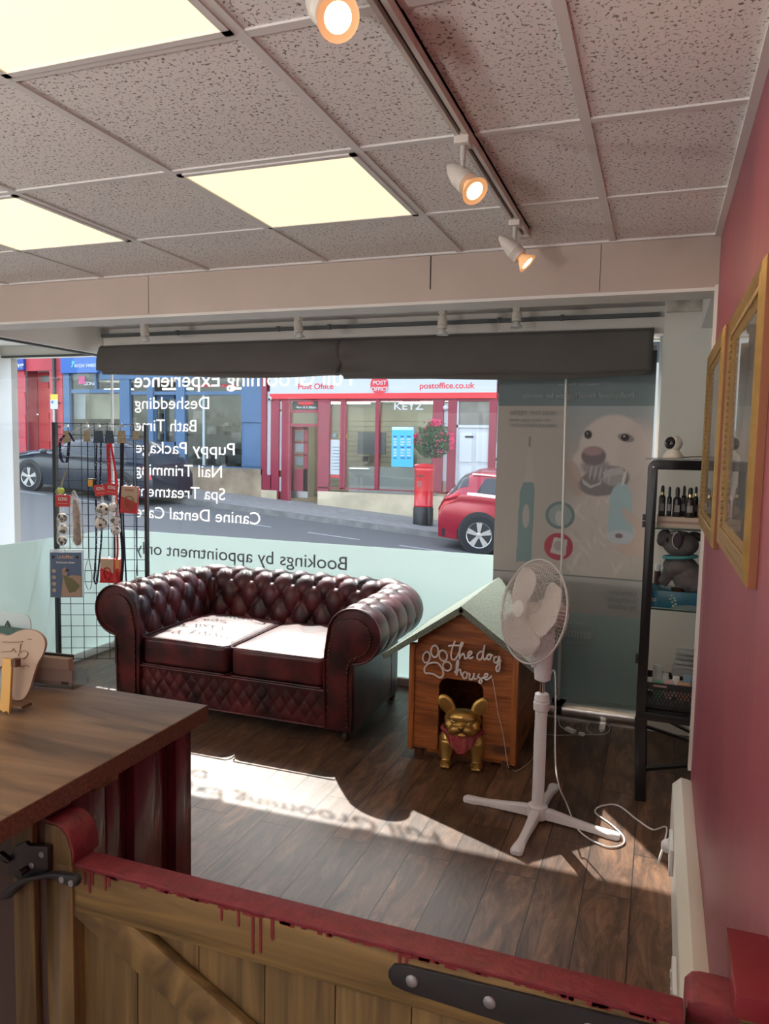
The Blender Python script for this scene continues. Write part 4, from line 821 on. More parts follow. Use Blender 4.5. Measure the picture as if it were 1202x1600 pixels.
co = np.stack([BX0+U_*(BX1-BX0), BYY+.006*np.sin(U_*PI)+.002*np.sin(V_*9)+0*U_, BZ0+V_*(BZ1-BZ0)], -1).reshape(-1, 3)-np.array(LOC[bn])
quads = np.stack([idx[:-1,:-1], idx[:-1,1:], idx[1:,1:], idx[1:,:-1]], -1).reshape(-1, 4)
me.from_pydata(co.tolist(), [], quads.tolist()); ca = me.color_attributes.new('print', 'FLOAT_COLOR', 'POINT'); ca.data.foreach_set('color', np.concatenate([np.clip(C,0,1), np.ones((*U_.shape,1))], -1).reshape(-1).astype(np.float32))
mb_ = bpy.data.materials.new('printed_banner'); mb_.use_nodes = True; n = mb_.node_tree.nodes; l = mb_.node_tree.links
at = n.new('ShaderNodeAttribute'); at.attribute_name = 'print'; df = n.new('ShaderNodeBsdfDiffuse'); tl = n.new('ShaderNodeBsdfTranslucent'); ms = n.new('ShaderNodeMixShader'); ms.inputs[0].default_value = .06
l.new(at.outputs[0], df.inputs[0]); l.new(at.outputs[0], tl.inputs[0]); l.new(df.outputs[0], ms.inputs[1]); l.new(tl.outputs[0], ms.inputs[2]); l.new(ms.outputs[0], n['Material Output'].inputs[0])
me.materials.append(mb_); me.shade_smooth(); sheet = link('print_sheet', me, bn)
def bt(s, px, py, pxr, m_, hpx, al='RIGHT', sl=0, px_left=None):
    a = onY(px/4.293+760, py/4.293+570, BYY); b = onY(pxr/4.293+760, py/4.293+570, BYY)
    text('banner_lettering', s, m_, sheet, width=abs(b.x-a.x), height=hpx/4.293*4.35/FPX*1.35, x=min(a.x,b.x), y=BYY-.004, z=a.z, face='+Y', align='RIGHT', depth=.0006, bold=.0)
M_bt = mat('banner_print_pale', (.36,.38,.38), .8); M_bd = mat('banner_print_dark', (.18,.19,.19), .8)
bt('Professional dental hygiene for animals', 250, 222, 990, M_bt, 32); bt('Independent Distributor', 478, 140, 752, M_bt, 17)
bt('HEALTHY TEETH', 160, 338, 468, M_bd, 30); bt('for your pet, with', 155, 380, 430, M_bd, 24); bt('100% ULTRASOUND', 158, 417, 470, M_bd, 25)
def bt2(s, x0, x1, y, m_, hpx):
    a = onY(x0, y, BYY); b = onY(x1, y, BYY); text('banner_lettering', s, m_, sheet, width=abs(b.x-a.x), height=hpx*4.35/FPX, x=a.x, y=BYY-.004, z=a.z, face='+Y', align='RIGHT', depth=.0006, bold=.01)
bt2('emmi', 884, 924, 994, M_bt, 22); bt2('Ultrasonic', 951, 994, 928, M_bd, 11); bt2('toothpaste', 949, 994, 939, M_bd, 11); bt2('for animals', 950, 994, 950, M_bd, 11)
m = MB(); P = [onY(x, y, BYY-.004) for x, y in ((890,972),(920,975),(927,984),(925,1000),(915,1006),(886,1003))]; m.tube(smoothline(P, 4), .003); obj('logo_outline', m, M_bt, sheet)
m = MB(); m.lathe([(.012,0),(.052,.004),(.052,.84),(.012,.844)], (BX0-.0,4.26,.045), (1,0,0), 20); m.box((BX0,4.22,0), (BX1,4.32,.018)); m.box((BX0,4.28,.02), (BX1,4.335,.09)); obj('base_cassette', m, M_alu, bn)
m = MB(); pb = onY(873,1100,4.20); pt = onY(884.5,588,4.29); m.cyl((pb.x,4.20,.06), (pt.x,4.29,2.03), .008, .0075, 12); obj('support_pole', m, mat('pole_grey', (.62,.60,.56), .35, metal=.4), bn)
m = MB(); m.box((pb.x-.018,4.185,.03), (pb.x+.018,4.215,.09)); m.prism([(-.03,.10),(-.012,.08),(.012,.08),(.03,.10),(.018,.085),(-.018,.085)], lambda a, b: (pb.x+a,4.185,b), (0,.03,0)); obj('pole_clip', m, M_blackp, bn, bevel=.002)
m = MB(); m.box((BX0,4.325,2.045), (BX1,4.345,2.07)); obj('top_rail', m, M_alu, bn)
m = MB(); m.box((BX0+.30,4.10,0), (BX0+.33,4.28,.008)); m.box((BX1-.2,4.12,0), (BX1-.17,4.28,.008)); obj('stabiliser_foot', m, M_alu, bn)
# ------------------------------------------------------------------ display cabinet
M_cab = mat('cabinet_black', (.022,.022,.024), .32, metal=.3)
cab = thing('display_cabinet', 'tall black metal display cabinet with glass shelves on splayed legs behind the wall end', 'cabinet', (.21,3.5,0))
KX0, KX1, KY0, KY1, KZ0, KZ1 = -.045, .475, 3.34, 3.66, .395, 1.470
for Y, nm in ((KY0,'front_frame'),(KY1,'rear_frame')):
    m = MB(); r = .035; w = .040
    out = [(KX0,KZ0)]+[(KX0+r-r*math.cos(k*PI/12),KZ1-r+r*math.sin(k*PI/12)) for k in range(7)]+[(KX1-r+r*math.sin(k*PI/12),KZ1-r+r*math.cos(k*PI/12)) for k in range(7)]+[(KX1,KZ0)]
    inn = [(KX1-w,KZ0),(KX1-w,KZ1-w),(KX0+w,KZ1-w),(KX0+w,KZ0)]
    # three bars following the outline
    m.prism([out[0]]+out[1:8]+[(KX0+w,KZ1-w),(KX0+w,KZ0)], lambda a, b: (a,Y-.012,b), (0,.03,0)); m.prism([(KX0+w,KZ1-w)]+[out[7]]+[out[8]]+[(KX1-w,KZ1-w)], lambda a, b: (a,Y-.012,b), (0,.03,0)); m.prism([(KX1-w,KZ1-w)]+out[8:15]+[(KX1,KZ0),(KX1-w,KZ0)], lambda a, b: (a,Y-.012,b), (0,.03,0))
    o = obj(nm, m, M_cab, cab, bevel=.004)
    m = MB(); m.box((KX0,Y-.014,KZ0-.035), (KX1,Y+.02,KZ0+.0)); obj('bottom_rail', m, M_cab, o, bevel=.004)
    m = MB(); m.cyl((KX0+.022,Y-.012,KZ1-.03), (KX0+.022,Y-.016,KZ1-.03), .004); obj('bolt', m, M_chrome, o)
for Y in (KY0, KY1):
    for sg, X in ((-1,KX0),(1,KX1)):
        m = MB(); m.bar((X-sg*.0+(.02 if sg < 0 else -.02),Y+.004,KZ0-.03), (X+(.036 if sg < 0 else -.036),Y+.004,.0), .034, .046, (1,0,0)); lg = obj('leg', m, M_cab, cab, bevel=.005)
m = MB(); m.bar((KX0+.02,KY0+.015,.33), (KX1-.02,KY0+.22,.16), .022, .012); m.bar((KX0+.03,KY0+.02,.13), (KX1-.02,KY0+.22,.17), .022, .012); m.bar((KX0+.03,KY1,.30), (KX1-.03,KY1,.12), .02, .01); obj('cross_brace', m, M_cab, cab)
m = MB(); m.box((KX0-.012,KY0,1.215), (KX0+.004,KY0+.02,1.24)); m.box((KX0-.012,KY0,1.185), (KX0+.004,KY0+.02,1.21)); m.box((KX0-.012,KY0,.60), (KX0+.004,KY0+.02,.64)); obj('hinge', m, M_blackp, cab, bevel=.002)
m = MB(); m.box((KX0-.012,KY0-.005,KZ1-.001), (KX1,KY1+.01,KZ1+.007)); obj('top_plate', m, mat('glass_top', (.35,.38,.38), .15, alpha=.6), cab)
SH = {}
for nm, z in (('a',1.185),('b',.842),('c',.40)):
    m = MB(); m.box((KX0+.02,KY0+.018,z-.006), (KX1-.02,KY1-.012,z)); obj('glass_shelf' if nm != 'c' else 'bottom_shelf', m, M_shelfglass if nm != 'c' else M_cab, cab); SH[nm] = z
    if nm != 'c':
        m = MB(); m.box((KX0+.02,KY0+.015,z-.0062), (KX1-.02,KY0+.018,z+.0002)); obj('shelf_edge', m, mat('glass_edge', (.03,.06,.055), .2), cab)
m = MB()
for X in (KX0+.02, KX1-.022): m.box((X,KY0+.018,KZ0), (X+.002,KY1-.012,KZ1-.04))
obj('side_glass', m, M_shelfglass, cab)
# bottles on a box
t = thing('bottle_tray', 'flat cream carton under the bottles on the top cabinet shelf', 'carton', (.15,3.42,SH['a']))
m = MB(); m.box((.0,3.385,SH['a']+.0005), (.36,3.53,SH['a']+.045)); obj('carton', m, mat('cream_carton', (.50,.42,.34), .7), t, bevel=.001); m = MB(); m.box((.01,3.3835,SH['a']+.018), (.3,3.385,SH['a']+.028)); obj('printed_stripe', m, mat('carton_stripe', (.33,.22,.2), .6), t)
bl = [('black bottle with a gold collar at the left end of the cabinet shelf',.018,.014,.090,.012,(.03,.03,.03),True),('slim black bottle second from left on the cabinet shelf',.047,.010,.085,.03,(.03,.035,.04),False),('tall black spray bottle third from left on the cabinet shelf',.078,.017,.085,.0,(.025,.022,.03),False),('black bottle behind the third one on the cabinet shelf',.105,.012,.09,.05,(.02,.02,.02),False),('wide dark bottle with a gold collar in the middle of the row',.128,.019,.085,.0,(.03,.024,.022),True),('black bottle just right of the wide gold-collared one',.152,.011,.088,.05,(.03,.03,.03),True),('dark red spray bottle near the picture frame',.178,.016,.065,.0,(.18,.02,.02),False),('second dark red spray bottle beside the picture frame',.207,.016,.065,.01,(.17,.02,.025),False)]
for lab, dx, r, h, dy, c_, gold in bl:
    X, Y, Z = dx, 3.41+dy, SH['a']+.0455; t = thing('bottle', lab, 'bottle', (X,Y,Z), 'bottles on the top cabinet shelf')
    m = MB(); m.lathe([(r*.95,0),(r,.003),(r,h-.012),(r*.75,h-.003),(r*.45,h)], (X,Y,Z)); b_ = obj('flask', m, mat('bottle_%.2f' % dx, c_, .25), t)
    m = MB(); m.lathe([(r*.5,h),(r*.5,h+.012)], (X,Y,Z)); obj('collar', m, mat('gold_cap', (.75,.55,.22), .25, metal=1) if gold else M_blackp, t)
    m = MB(); m.lathe([(r*.52,h+.012),(r*.5,h+.032),(r*.3,h+.04),(0,h+.041)], (X,Y,Z)); obj('cap', m, M_blackp, t)
    m = MB(); m.box((X-r*.6,Y-r-.0005,Z+h*.25), (X+r*.6,Y-r*.8,Z+h*.6)); obj('bottle_label', m, mat('label_grey', (.22,.21,.20), .6) if gold or r > .012 and c_[0] < .1 else mat('label_silver', (.4,.4,.4), .5), b_)
# plush dog (grey) facing left
M_plush = mat('grey_plush', (.125,.112,.115), .95, var=.12, vscale=40, bump=.6, bscale=400); M_plush2 = mat('dark_plush', (.045,.04,.045), .95, bump=.5, bscale=400)
pd = thing('plush_dog', 'grey plush dog with a teal collar sitting in the cabinet', 'soft toy', (.09,3.44,0))
def PP(px, py, dy=0): p = onY(px/10.93+1000, py/10.93+820, 3.44+dy); return p
K = 3.5/FPX/10.93
m = MB(); E = m.ell
E(PP(700,330), (270*K,.075,205*K)); E(PP(560,300), (140*K,.055,160*K)); E(PP(430,210), (115*K,.045,125*K)); E(PP(380,270), (80*K,.04,90*K)); E(PP(480,170), (90*K,.04,60*K))
E(PP(690,700), (260*K,.075,170*K)); E(PP(820,880), (230*K,.08,260*K)); E(PP(960,950), (180*K,.08,220*K)); m.rings([(PP(560,720,-.02),120*K),(PP(470,850,-.02),95*K),(PP(400,990,-.02),80*K),(PP(380,1030,-.02),60*K)], 14); m.rings([(PP(560,700,.05),110*K),(PP(470,850,.05),90*K),(PP(380,990,.05),70*K)], 14); E(PP(800,1060,-.03), (170*K,.03,70*K))
body = remeshed('body', m, M_plush, pd, .0045, 3)
m = MB(); m.ell(PP(650,270,-.075), (75*K,.010,145*K), Matrix.Rotation(.12,3,'Y')); m.ell(PP(965,200,.02), (120*K,.02,70*K), Matrix.Rotation(.3,3,'Y')); obj('ear', m, M_plush2, body, smooth=180)
m = MB(); m.tube([PP(650+75*math.sin(a)-20*math.sin(a)**2, 270-145*math.cos(a), -.082) for a in [PI+k*PI/10 for k in range(11)]], .0018); obj('ear_trim', m, mat('pale_trim', (.5,.48,.47), .8), body)
m = MB(); m.ell(PP(465,262,-.052), (28*K,.006,38*K)); obj('eye', m, M_blackp, body, smooth=180); m = MB(); m.ell(PP(450,88,-.0), (45*K,.03,30*K)); obj('nose', m, M_blackp, body, smooth=180)
m = MB(); m.ell(PP(640,140,-.01), (130*K,.03,40*K)); obj('forehead_patch', m, mat('light_plush', (.30,.28,.28), .95), body, smooth=180)
cp_ = PP(690,545); m = MB(); m.tube([cp_+Vector((.066*math.cos(a), .068*math.sin(a), .006*math.cos(a)-.004*math.sin(a))) for a in [k*PI/12 for k in range(25)]], .007); obj('collar', m, mat('teal_band', (.05,.26,.28), .6), body)
# blue carton under it, tin between the legs
t = thing('blue_carton', 'teal blue box under the plush dog in the cabinet', 'carton', (.1,3.4,SH['b']))
m = MB(); Z = SH['b']+.001; m.box((.02,3.375,Z), (.30,3.54,Z+.072)); o = obj('box', m, mat('teal_carton', (.008,.10,.155), .35), t, bevel=.001)
m = MB(); m.prism([(-.02,Z),(.02,Z),(.02,Z+.072),(-.005,Z+.085)], lambda a, b: (a,3.375,b), (0,.12,0)); o2 = obj('end_flap', m, mat('teal_carton_light', (.02,.20,.30), .35), t)
m = MB()
for a, b in ((.075,.055),(.085,.045),(.07,.04),(.09,.035),(.078,.028),(.092,.02),(.083,.012)): m.ell((a,3.3742,Z+b), (.005,.0008,.004), nu=10, nv=6)
obj('paw_print', m, mat('print_sage', (.35,.42,.33), .6), o); m = MB(); m.prism([(.07,Z+.001),(.30,Z+.001),(.30,Z+.01),(.26,Z+.022),(.2,Z+.016),(.15,Z+.02),(.1,Z+.014)], lambda a, b: (a,3.3738,b), (0,.001,0)); obj('grey_wave', m, mat('print_greyblue', (.15,.20,.21), .6), o)
text('lettering', 'beco', M_pr, o2, width=.028, height=.03, x=-.014, y=3.3745, z=Z+.025, depth=.0005, bold=.01)
t = thing('tin', 'dark brown tin between the plush dog legs', 'tin', tuple(PP(660,1060,-.05))); m = MB(); p = PP(650,1090,-.045); m.lathe([(.026,0),(.027,.002),(.027,.014),(.02,.016),(0,.016)], (p.x,3.40,Z+.0725)); obj('tin_body', m, mat('tin_brown', (.06,.035,.02), .25, metal=.5), t)
t = thing('toiletry_tube', 'maroon tube standing behind the plush dog at the left of the cabinet', 'tube', (.02,3.52,Z)); m = MB(); m.lathe([(.014,0),(.016,.06),(.014,.13)], (.015,3.56,Z)); b_ = obj('tube_body', m, mat('maroon_tube', (.10,.03,.04), .4), t); m = MB(); m.lathe([(.012,.13),(.012,.16)], (.015,3.56,Z)); obj('cap', m, M_whitep, t)
# basket and packets on the bottom shelf
t = thing('storage_basket', 'dark plastic lattice basket on the bottom cabinet shelf', 'basket', (.1,3.45,SH['c']))
m = MB(); Z = SH['c']+.001; x0, x1, y0, y1, h = -.01, .22, 3.37, 3.56, .115
for a, b in (((x0,y0),(x1,y0+.003)),((x0,y1-.003),(x1,y1)),((x0,y0),(x0+.003,y1)),((x1-.003,y0),(x1,y1))): m.box((*a,Z+h-.03), (*b,Z+h)); m.box((*a,Z), (*b,Z+.02))
m.box((x0,y0,Z), (x1,y1,Z+.003))
for k in range(17):
    xa = x0+(x1-x0)*k/16
    for s in (-1, 1):
        xb = min(max(xa+s*.04, x0), x1); m.bar((xa,y0+.0015,Z+.015), (xb,y0+.0015,Z+h-.025), .003, .004, (0,1,0))
obj('lattice_body', m, M_blackp, t); m = MB(); m.box((x0+.03,y0-.001,Z+h-.017), (x0+.085,y0,Z+h-.009)); obj('handle_slot', m, mat('slot_pale', (.4,.3,.28), .6), t)
pk_ = [('pink and white carton with a round emblem in the cabinet basket',.065,.03,.06,(.62,.40,.42),3.385),('green and white packet in the cabinet basket',.022,.04,.05,(.10,.33,.18),3.39),('orange striped carton at the right of the cabinet basket',.12,.05,.05,(.62,.30,.18),3.385),('white pouch at the back left of the cabinet basket',.015,.04,.10,(.55,.55,.53),3.47),('white tub behind the pink carton in the cabinet basket',.055,.03,.085,(.68,.67,.64),3.46),('white roll in the middle of the cabinet basket',.095,.035,.08,(.72,.71,.69),3.44),('blue and white bag at the right of the cabinet basket',.14,.05,.075,(.25,.36,.45),3.45)]
for i, (lab, X, w, hh, c_, Y) in enumerate(pk_):
    t = thing('packet', lab, 'packet', (X,Y,Z+.05), 'packets in the cabinet basket')
    m = MB()
    if i in (4,5): m.lathe([(w*.5,0),(w*.5,hh-.01),(w*.42,hh-.005),(w*.42,hh+.008),(0,hh+.008)], (X+w/2,Y,Z+.045))
    else: m.box((X,Y,Z+.045), (X+w,Y+.02+.01*(i%3),Z+.045+hh+.02), Matrix.Translation((X,Y,0)) @ Matrix.Rotation(.08*(i%3-1),4,'Z') @ Matrix.Translation((-X,-Y,0)))
    o = obj('carton', m, mat('packet_%d' % i, c_, .5, var=.15, vscale=50), t, bevel=.002)
    if i == 0: m = MB(); m.ell((X+.016,Y-.001,Z+.085), (.010,.0008,.010)); obj('emblem', m, mat('emblem_blue', (.15,.13,.35), .5), o)
    if i == 1: m = MB(); m.box((X,Y-.001,Z+.092), (X+w,Y,Z+.105)); obj('stripe', m, M_pr, o)
t = thing('clear_pouch', 'clear zip pouch pile above the basket at the right of the cabinet', 'pouch', (.15,3.5,.5)); m = MB()
for k in range(4): m.box((.10+.003*k,3.50,Z+.150+.022*k), (.24,3.56,Z+.166+.022*k), Matrix.Rotation(0,4,'Z'))
obj('folded_pouch', m, mat('pouch_clear', (.45,.45,.43), .25, alpha=.75), t, bevel=.006); obj('tray', bx((.095,3.495,Z+.12), (.25,3.57,Z+.150)), mat('tray_grey', (.3,.3,.29), .5), t)
# pan-tilt camera
t = thing('security_camera', 'small round white pan-tilt camera on top of the cabinet', 'camera', (.03,3.47,KZ1+.007))
c0 = onY(1052,712,3.47); cx, cz = c0.x, KZ1+.0075
m = MB(); m.lathe([(.040,0),(.042,.004),(.040,.012),(.026,.032),(.024,.036)], (cx,3.47,cz)); obj('base', m, mat('camera_white', (.72,.67,.60), .4), t)
m = MB(); m.ell((cx,3.47,cz+.062), .036); hd = obj('head', m, MC['camera_white'], t, smooth=180)
dv = Vector((-.62,-.78,.10)).normalized(); m = MB(); m.lathe([(0,.0375),(.012,.0365),(.020,.033),(.0255,.027),(.0265,.024)], (cx,3.47,cz+.062), dv); fc = obj('face', m, mat('lens_black', (.02,.018,.02), .15), hd, smooth=180)
m = MB(); m.lathe([(0,.042),(.006,.041),(.009,.037)], (cx,3.47,cz+.062), dv); obj('lens', m, mat('lens_glass', (.01,.01,.015), .05), fc)
m = MB(); m.tube(smoothline([(cx+.035,3.47,cz+.004),(cx+.1,3.46,cz+.008),(cx+.2,3.47,cz+.010),(.40,3.5,cz+.004)], 4), .0022); obj('cord', m, M_blackp, t)
# ------------------------------------------------------------------ framed pictures
M_gf = mat('gilt_frame', (.36,.215,.065), .40, metal=.55, var=.15, vscale=30); M_gfd = mat('gilt_dark', (.26,.09,.04), .5, metal=.2)
def picture(y0, y1, z0, z1, label):
    t = thing('framed_picture', label, 'picture', (Xw-.02,(y0+y1)/2,(z0+z1)/2)); X = Xw-.0005
    m = MB()
    pf = [(0,0),(-.015,0),(-.022,.010),(-.019,.020),(-.023,.028),(-.016,.048),(-.012,.058),(-.009,.066),(0,.066)]
    cs = [(y0,z0,1,1),(y1,z0,-1,1),(y1,z1,-1,-1),(y0,z1,1,-1)]; n = len(pf); vs = []
    for yy, z_, sy, sz in cs:
        for dx, w in pf: vs.append((X+dx, yy+sy*w, z_+sz*w))
    m.add(vs, [(i*n+j, i*n+(j+1)%n, ((i+1)%4)*n+(j+1)%n, ((i+1)%4)*n+j) for i in range(4) for j in range(n)]); fr = obj('frame', m, M_gf, t, smooth=30)
    m = MB(); st = .016; w = .046
    L = [((y0+w,z0+w),(y1-w,z0+w)),((y1-w,z0+w),(y1-w,z1-w)),((y1-w,z1-w),(y0+w,z1-w)),((y0+w,z1-w),(y0+w,z0+w))]
    for (a, b), (c, d) in L:
        k = int(math.hypot(c-a,d-b)/st)
        for i in range(k): q = (i+.5)/k; m.ell((X-.017, a+(c-a)*q, b+(d-b)*q), (.004,.006,.006), nu=6, nv=4)
    obj('bead_moulding', m, mat('gilt_bead', (.33,.21,.09), .4, metal=.5), fr)
    m = MB(); m.box((X-.014,y0-.0008,z0-.0008), (X,y0,z1)); m.box((X-.014,y0,z0-.0012), (X,y1,z0)); obj('side_band', m, M_gfd, fr)
    m = MB(); m.box((X-.007,y0+.06,z0+.06), (X-.004,y1-.06,z1-.06)); mt = obj('mount', m, mat('mount_grey', (.24,.21,.19), .7), t)
    m = MB(); m.box((X-.0078,y0+.11,z0+.12), (X-.0071,y1-.11,z1-.12)); obj('print', m, mat('dim_print', (.20,.19,.19), .7, var=.5, vscale=7), mt)
    m = MB(); m.box((X-.0098,y0+.062,z0+.062), (X-.0090,y1-.062,z1-.062)); obj('glazing', m, glassy('picture_glass', (1,1,1), .10), t)
picture(1.47, 2.16, 1.262, 1.845, 'gilt-framed picture on the maroon wall, the nearer of the two')
picture(2.36, 3.12, 1.225, 1.865, 'gilt-framed picture on the maroon wall, the farther one beside the cabinet')
# ------------------------------------------------------------------ reception counter
CZ = .92; CX, CY = -.919, 1.405
def worktop_mat():
    m = wood('worktop_laminate', (.075,.045,.028), (.30,.185,.10), .33, grain=(1.2,9,9), bump=.04, dist=2.2)
    return m
M_top = worktop_mat(); M_chip = mat('chipboard_edge', (.14,.065,.040), .75, var=.35, vscale=150)
cn = thing('reception_counter', 'maroon boarded counter with a wood-effect worktop at the left', 'counter', (-1.9,.9,0))
m = MB(); m.box((-3.4,.1,CZ-.036), (CX-.0015,CY-.0015,CZ)); obj('worktop', m, M_top, cn, bevel=.001)
m = MB(); m.box((CX-.0015,.1,CZ-.036), (CX,CY,CZ-.0008)); m.box((-3.4,CY-.0015,CZ-.036), (CX-.0015,CY,CZ-.0008)); obj('worktop_edge', m, M_chip, cn)
M_gloss = wood('gloss_maroon', (.085,.010,.018), (.125,.018,.028), .22, grain=(40,40,3), bump=.2, coat=.5); PXE = -.965
m = MB(); m.box((-3.3,.985,0), (PXE-.03,1.36,CZ-.036)); obj('carcass', m, mat('counter_inner', (.05,.03,.025), .7), cn)
ys = [1.365,1.325,1.235,1.145,1.085,1.0,.90,.80]
for i, (a, b, d) in enumerate(((1.318,1.375,.022),(1.272,1.316,.002),(1.186,1.270,.018),(1.128,1.184,.0),(1.040,1.126,.0),(.975,1.038,.0))):
    m = MB(); m.box((PXE-.03,a,0), (PXE+d,b,CZ-.037)); obj('board', m, M_gloss, cn, bevel=.003)
# framed end of the partition that the gate latches onto (bare wood post)
M_pine = wood('treated_pine', (.075,.045,.014), (.20,.125,.040), .6, grain=(38,38,2.2), bump=.35, dist=1.0, knots=2.2)
M_pineh = wood('treated_pine_rail', (.085,.052,.016), (.235,.150,.050), .6, grain=(2.2,38,38), bump=.35, dist=1.0)
M_redp = mat('worn_red_paint', (.16,.018,.024), .5, var=.22, vscale=45, bump=.25, bscale=70)
pp = thing('partition_post', 'bare pine partition at the far left beneath the worktop, holding the latch', 'post', (-1.1,.9,0))
m = MB(); m.box((-1.6,.958,0), (-.948,.974,.875)); obj('back_board', m, mat('brown_board', (.075,.045,.035), .6), pp); m = MB(); m.box((-1.20,.944,0), (-1.14,.958,.875)); m.box((-1.008,.944,0), (-.962,.958,.875)); obj('stile', m, M_pine, pp, bevel=.003)
m = MB(); m.box((-.962,1.06,.868), (-.93,1.12,.882)); obj('packer', m, M_pineh, pp)
# ------------------------------------------------------------------ stable gate
gt = thing('wooden_gate', 'low pine gate with a chipped red top rail across the foreground', 'gate', (-.4,.95,0))
G0, G1, GY = -.884, .062, .954
m = MB(); m.box((G0,GY,.715), (G1,GY+.042,.792)); obj('top_rail', m, M_pineh, gt, bevel=.003)
m = MB(); m.box((G0,GY-.0006,.791), (G1,GY+.0426,.800)); tp = obj('painted_cap', m, M_redp, gt, bevel=.0025, label='chipped red painted top edge')
m = MB(); rd = random.Random(4)
for k in range(60):
    x = G0+.03+rd.random()*(G1-G0-.06); w = .003+rd.random()*.006; h = .002+.003*rd.random()
    m.box((x-w,GY-.0012,.7925-h), (x+w,GY+.0004,.793))
for x, h in ((-.862,.022),(-.852,.034),(-.846,.018),(-.820,.022),(-.812,.014),(-.60,.02),(-.57,.022),(-.545,.060),(-.532,.056),(-.512,.030),(-.31,.03),(-.30,.022)):
    m.box((x-.0022,GY-.0014,.793-h), (x+.0022,GY+.0004,.793)); m.ell((x,GY-.0004,.793-h), (.0026,.0012,.005), nu=8, nv=6)
obj('paint_drip', m, mat('drip_red', (.17,.016,.022), .4), gt)
P0 = (-.941, .950); 
m = MB(); m.box((P0[0],P0[1],0), (G0-.001,P0[1]+.055,.795)); m.prism([(P0[0],.795),(G0-.002,.795),(G0-.003,.82),(G0-.012,.845),(G0-.028,.858),(P0[0],.860)], lambda a, b: (a,P0[1],b), (0,.055,0)); gp_ = obj('hanging_post', m, M_pine, gt, bevel=.003)
m = MB(); m.prism([(P0[0]-.001,.860),(P0[0]-.001,.866),(G0-.026,.862),(G0-.009,.850),(G0+.002,.822),(G0+.002,.800),(G0-.002,.800),(G0-.003,.82),(G0-.012,.845),(G0-.028,.858)], lambda a, b: (a,P0[1]+.001,b), (0,.060,0))
obj('post_cap', m, M_redp, gt, bevel=.004, label='red painted rounded post cap')
for k in range(8):
    a = -.895+.1195*k; m = MB(); m.box((a,GY+.022,0), (a+.1185,GY+.037,.716)); obj('board', m, M_pine, gt, bevel=.0025)
m = MB(); m.bar((-.905,GY+.010,.752), (.0,GY+.010,.275), .018, .066, (0,0,1)); 
o = obj('diagonal_brace', m, wood('brace_pine', (.080,.048,.016), (.225,.142,.048), .6, grain=(12,38,12), knots=3, bump=.3), gt, bevel=.003)
m = MB(); m.box((G0,GY,.0), (G1,GY+.03,.09)); obj('bottom_rail', m, M_pineh, gt, bevel=.003)
# strap hinge on the right
hg = MB(); hz = .755; hg.prism([(-.325,hz+.010),(-.318,hz+.020),(-.30,hz+.024),(.10,hz+.032),(.10,hz-.032),(-.30,hz-.014),(-.318,hz-.010),(-.325,hz)], lambda a, b: (a,GY-.006,b), (0,.006,0)); hh = obj('strap_hinge', hg, M_black, gt, bevel=.0015)
for x in (-.29,-.18,-.05): m = MB(); m.lathe([(.009,0),(.008,.002),(.004,.0035),(0,.0036)], (x,GY-.006,hz+.004), (0,-1,0), 14); obj('screw', m, M_grey, hh)
rp = thing('gate_post', 'red-capped pine post at the right end of the gate, against the maroon wall', 'post', (.11,1.0,0))
m = MB(); m.box((.068,1.000,0), (Xw-.003,1.052,.784)); obj('post', m, M_pine, rp, bevel=.003)
m = MB(); m.prism([(.0655,.76),(.0655,.788),(.074,.799),(.085,.802),(Xw-.002,.802),(Xw-.002,.783),(.0675,.783),(.0675,.76)], lambda a, b: (a,.994,b), (0,.062,0)); m.box((.067,.9935,.772), (Xw-.002,.9985,.797)); obj('cap', m, M_redp, rp, bevel=.002)
rs = thing('wall_ledge', 'dark red boxed ledge on the wall at the bottom right corner', 'ledge', (.15,1.05,.8))
m = MB(); m.box((.119,.97,.808), (Xw-.001,1.11,.840)); obj('box', m, mat('deep_red_gloss', (.17,.014,.02), .3, var=.1, vscale=6), rs, bevel=.002); m = MB(); m.box((.126,.975,.803), (Xw-.001,.992,.808)); m.box((.128,.93,.74), (Xw-.001,.985,.797)); obj('support', m, M_pineh, rs)
# latch
lt = thing('gate_latch', 'black thumb latch between the gate post and the counter partition', 'latch', (-.95,.94,.80))
m = MB(); c = onY(45,1345,.94)
def LQ(x, y): p = onY(x/3.48, y/3.478+940, .938); return (p.x, p.z)
m = MB(); m.prism([LQ(*p) for p in ((80,1330),(140,1305),(160,1325),(262,1330),(265,1470),(190,1500),(110,1510),(45,1480),(48,1395))], lambda a, b: (a,.936,b), (0,.012,0)); bp_ = obj('keeper_plate', m, M_black, lt, bevel=.003)
m = MB(); m.prism([LQ(*p) for p in ((0,1355),(20,1350),(75,1395),(60,1412),(10,1385))], lambda a, b: (a,.928,b), (0,.010,0)); obj('catch', m, M_black, lt, bevel=.002)
m = MB(); m.prism([LQ(*p) for p in ((45,1575),(60,1545),(150,1480),(255,1462),(330,1450),(440,1465),(460,1490),(455,1520),(435,1530),(350,1500),(310,1478),(200,1498),(140,1530),(90,1590),(42,1600))], lambda a, b: (a,.922,b), (0,.012,0)); lv = obj('lever', m, M_black, lt, bevel=.003)
for q in ((375,1483),(425,1503),(232,1372),(178,1430)):
    p = LQ(*q); m = MB(); m.lathe([(.0055,0),(.005,.0015),(0,.002)], (p[0],.922 if q[0] > 300 else .936,p[1]), (0,-1,0), 12); obj('screw', m, M_grey, lv if q[0] > 300 else bp_)
m = MB(); p = LQ(150,1450); m.cyl((p[0],.92,p[1]), (p[0],.952,p[1]), .006); obj('pivot', m, M_black, lt)
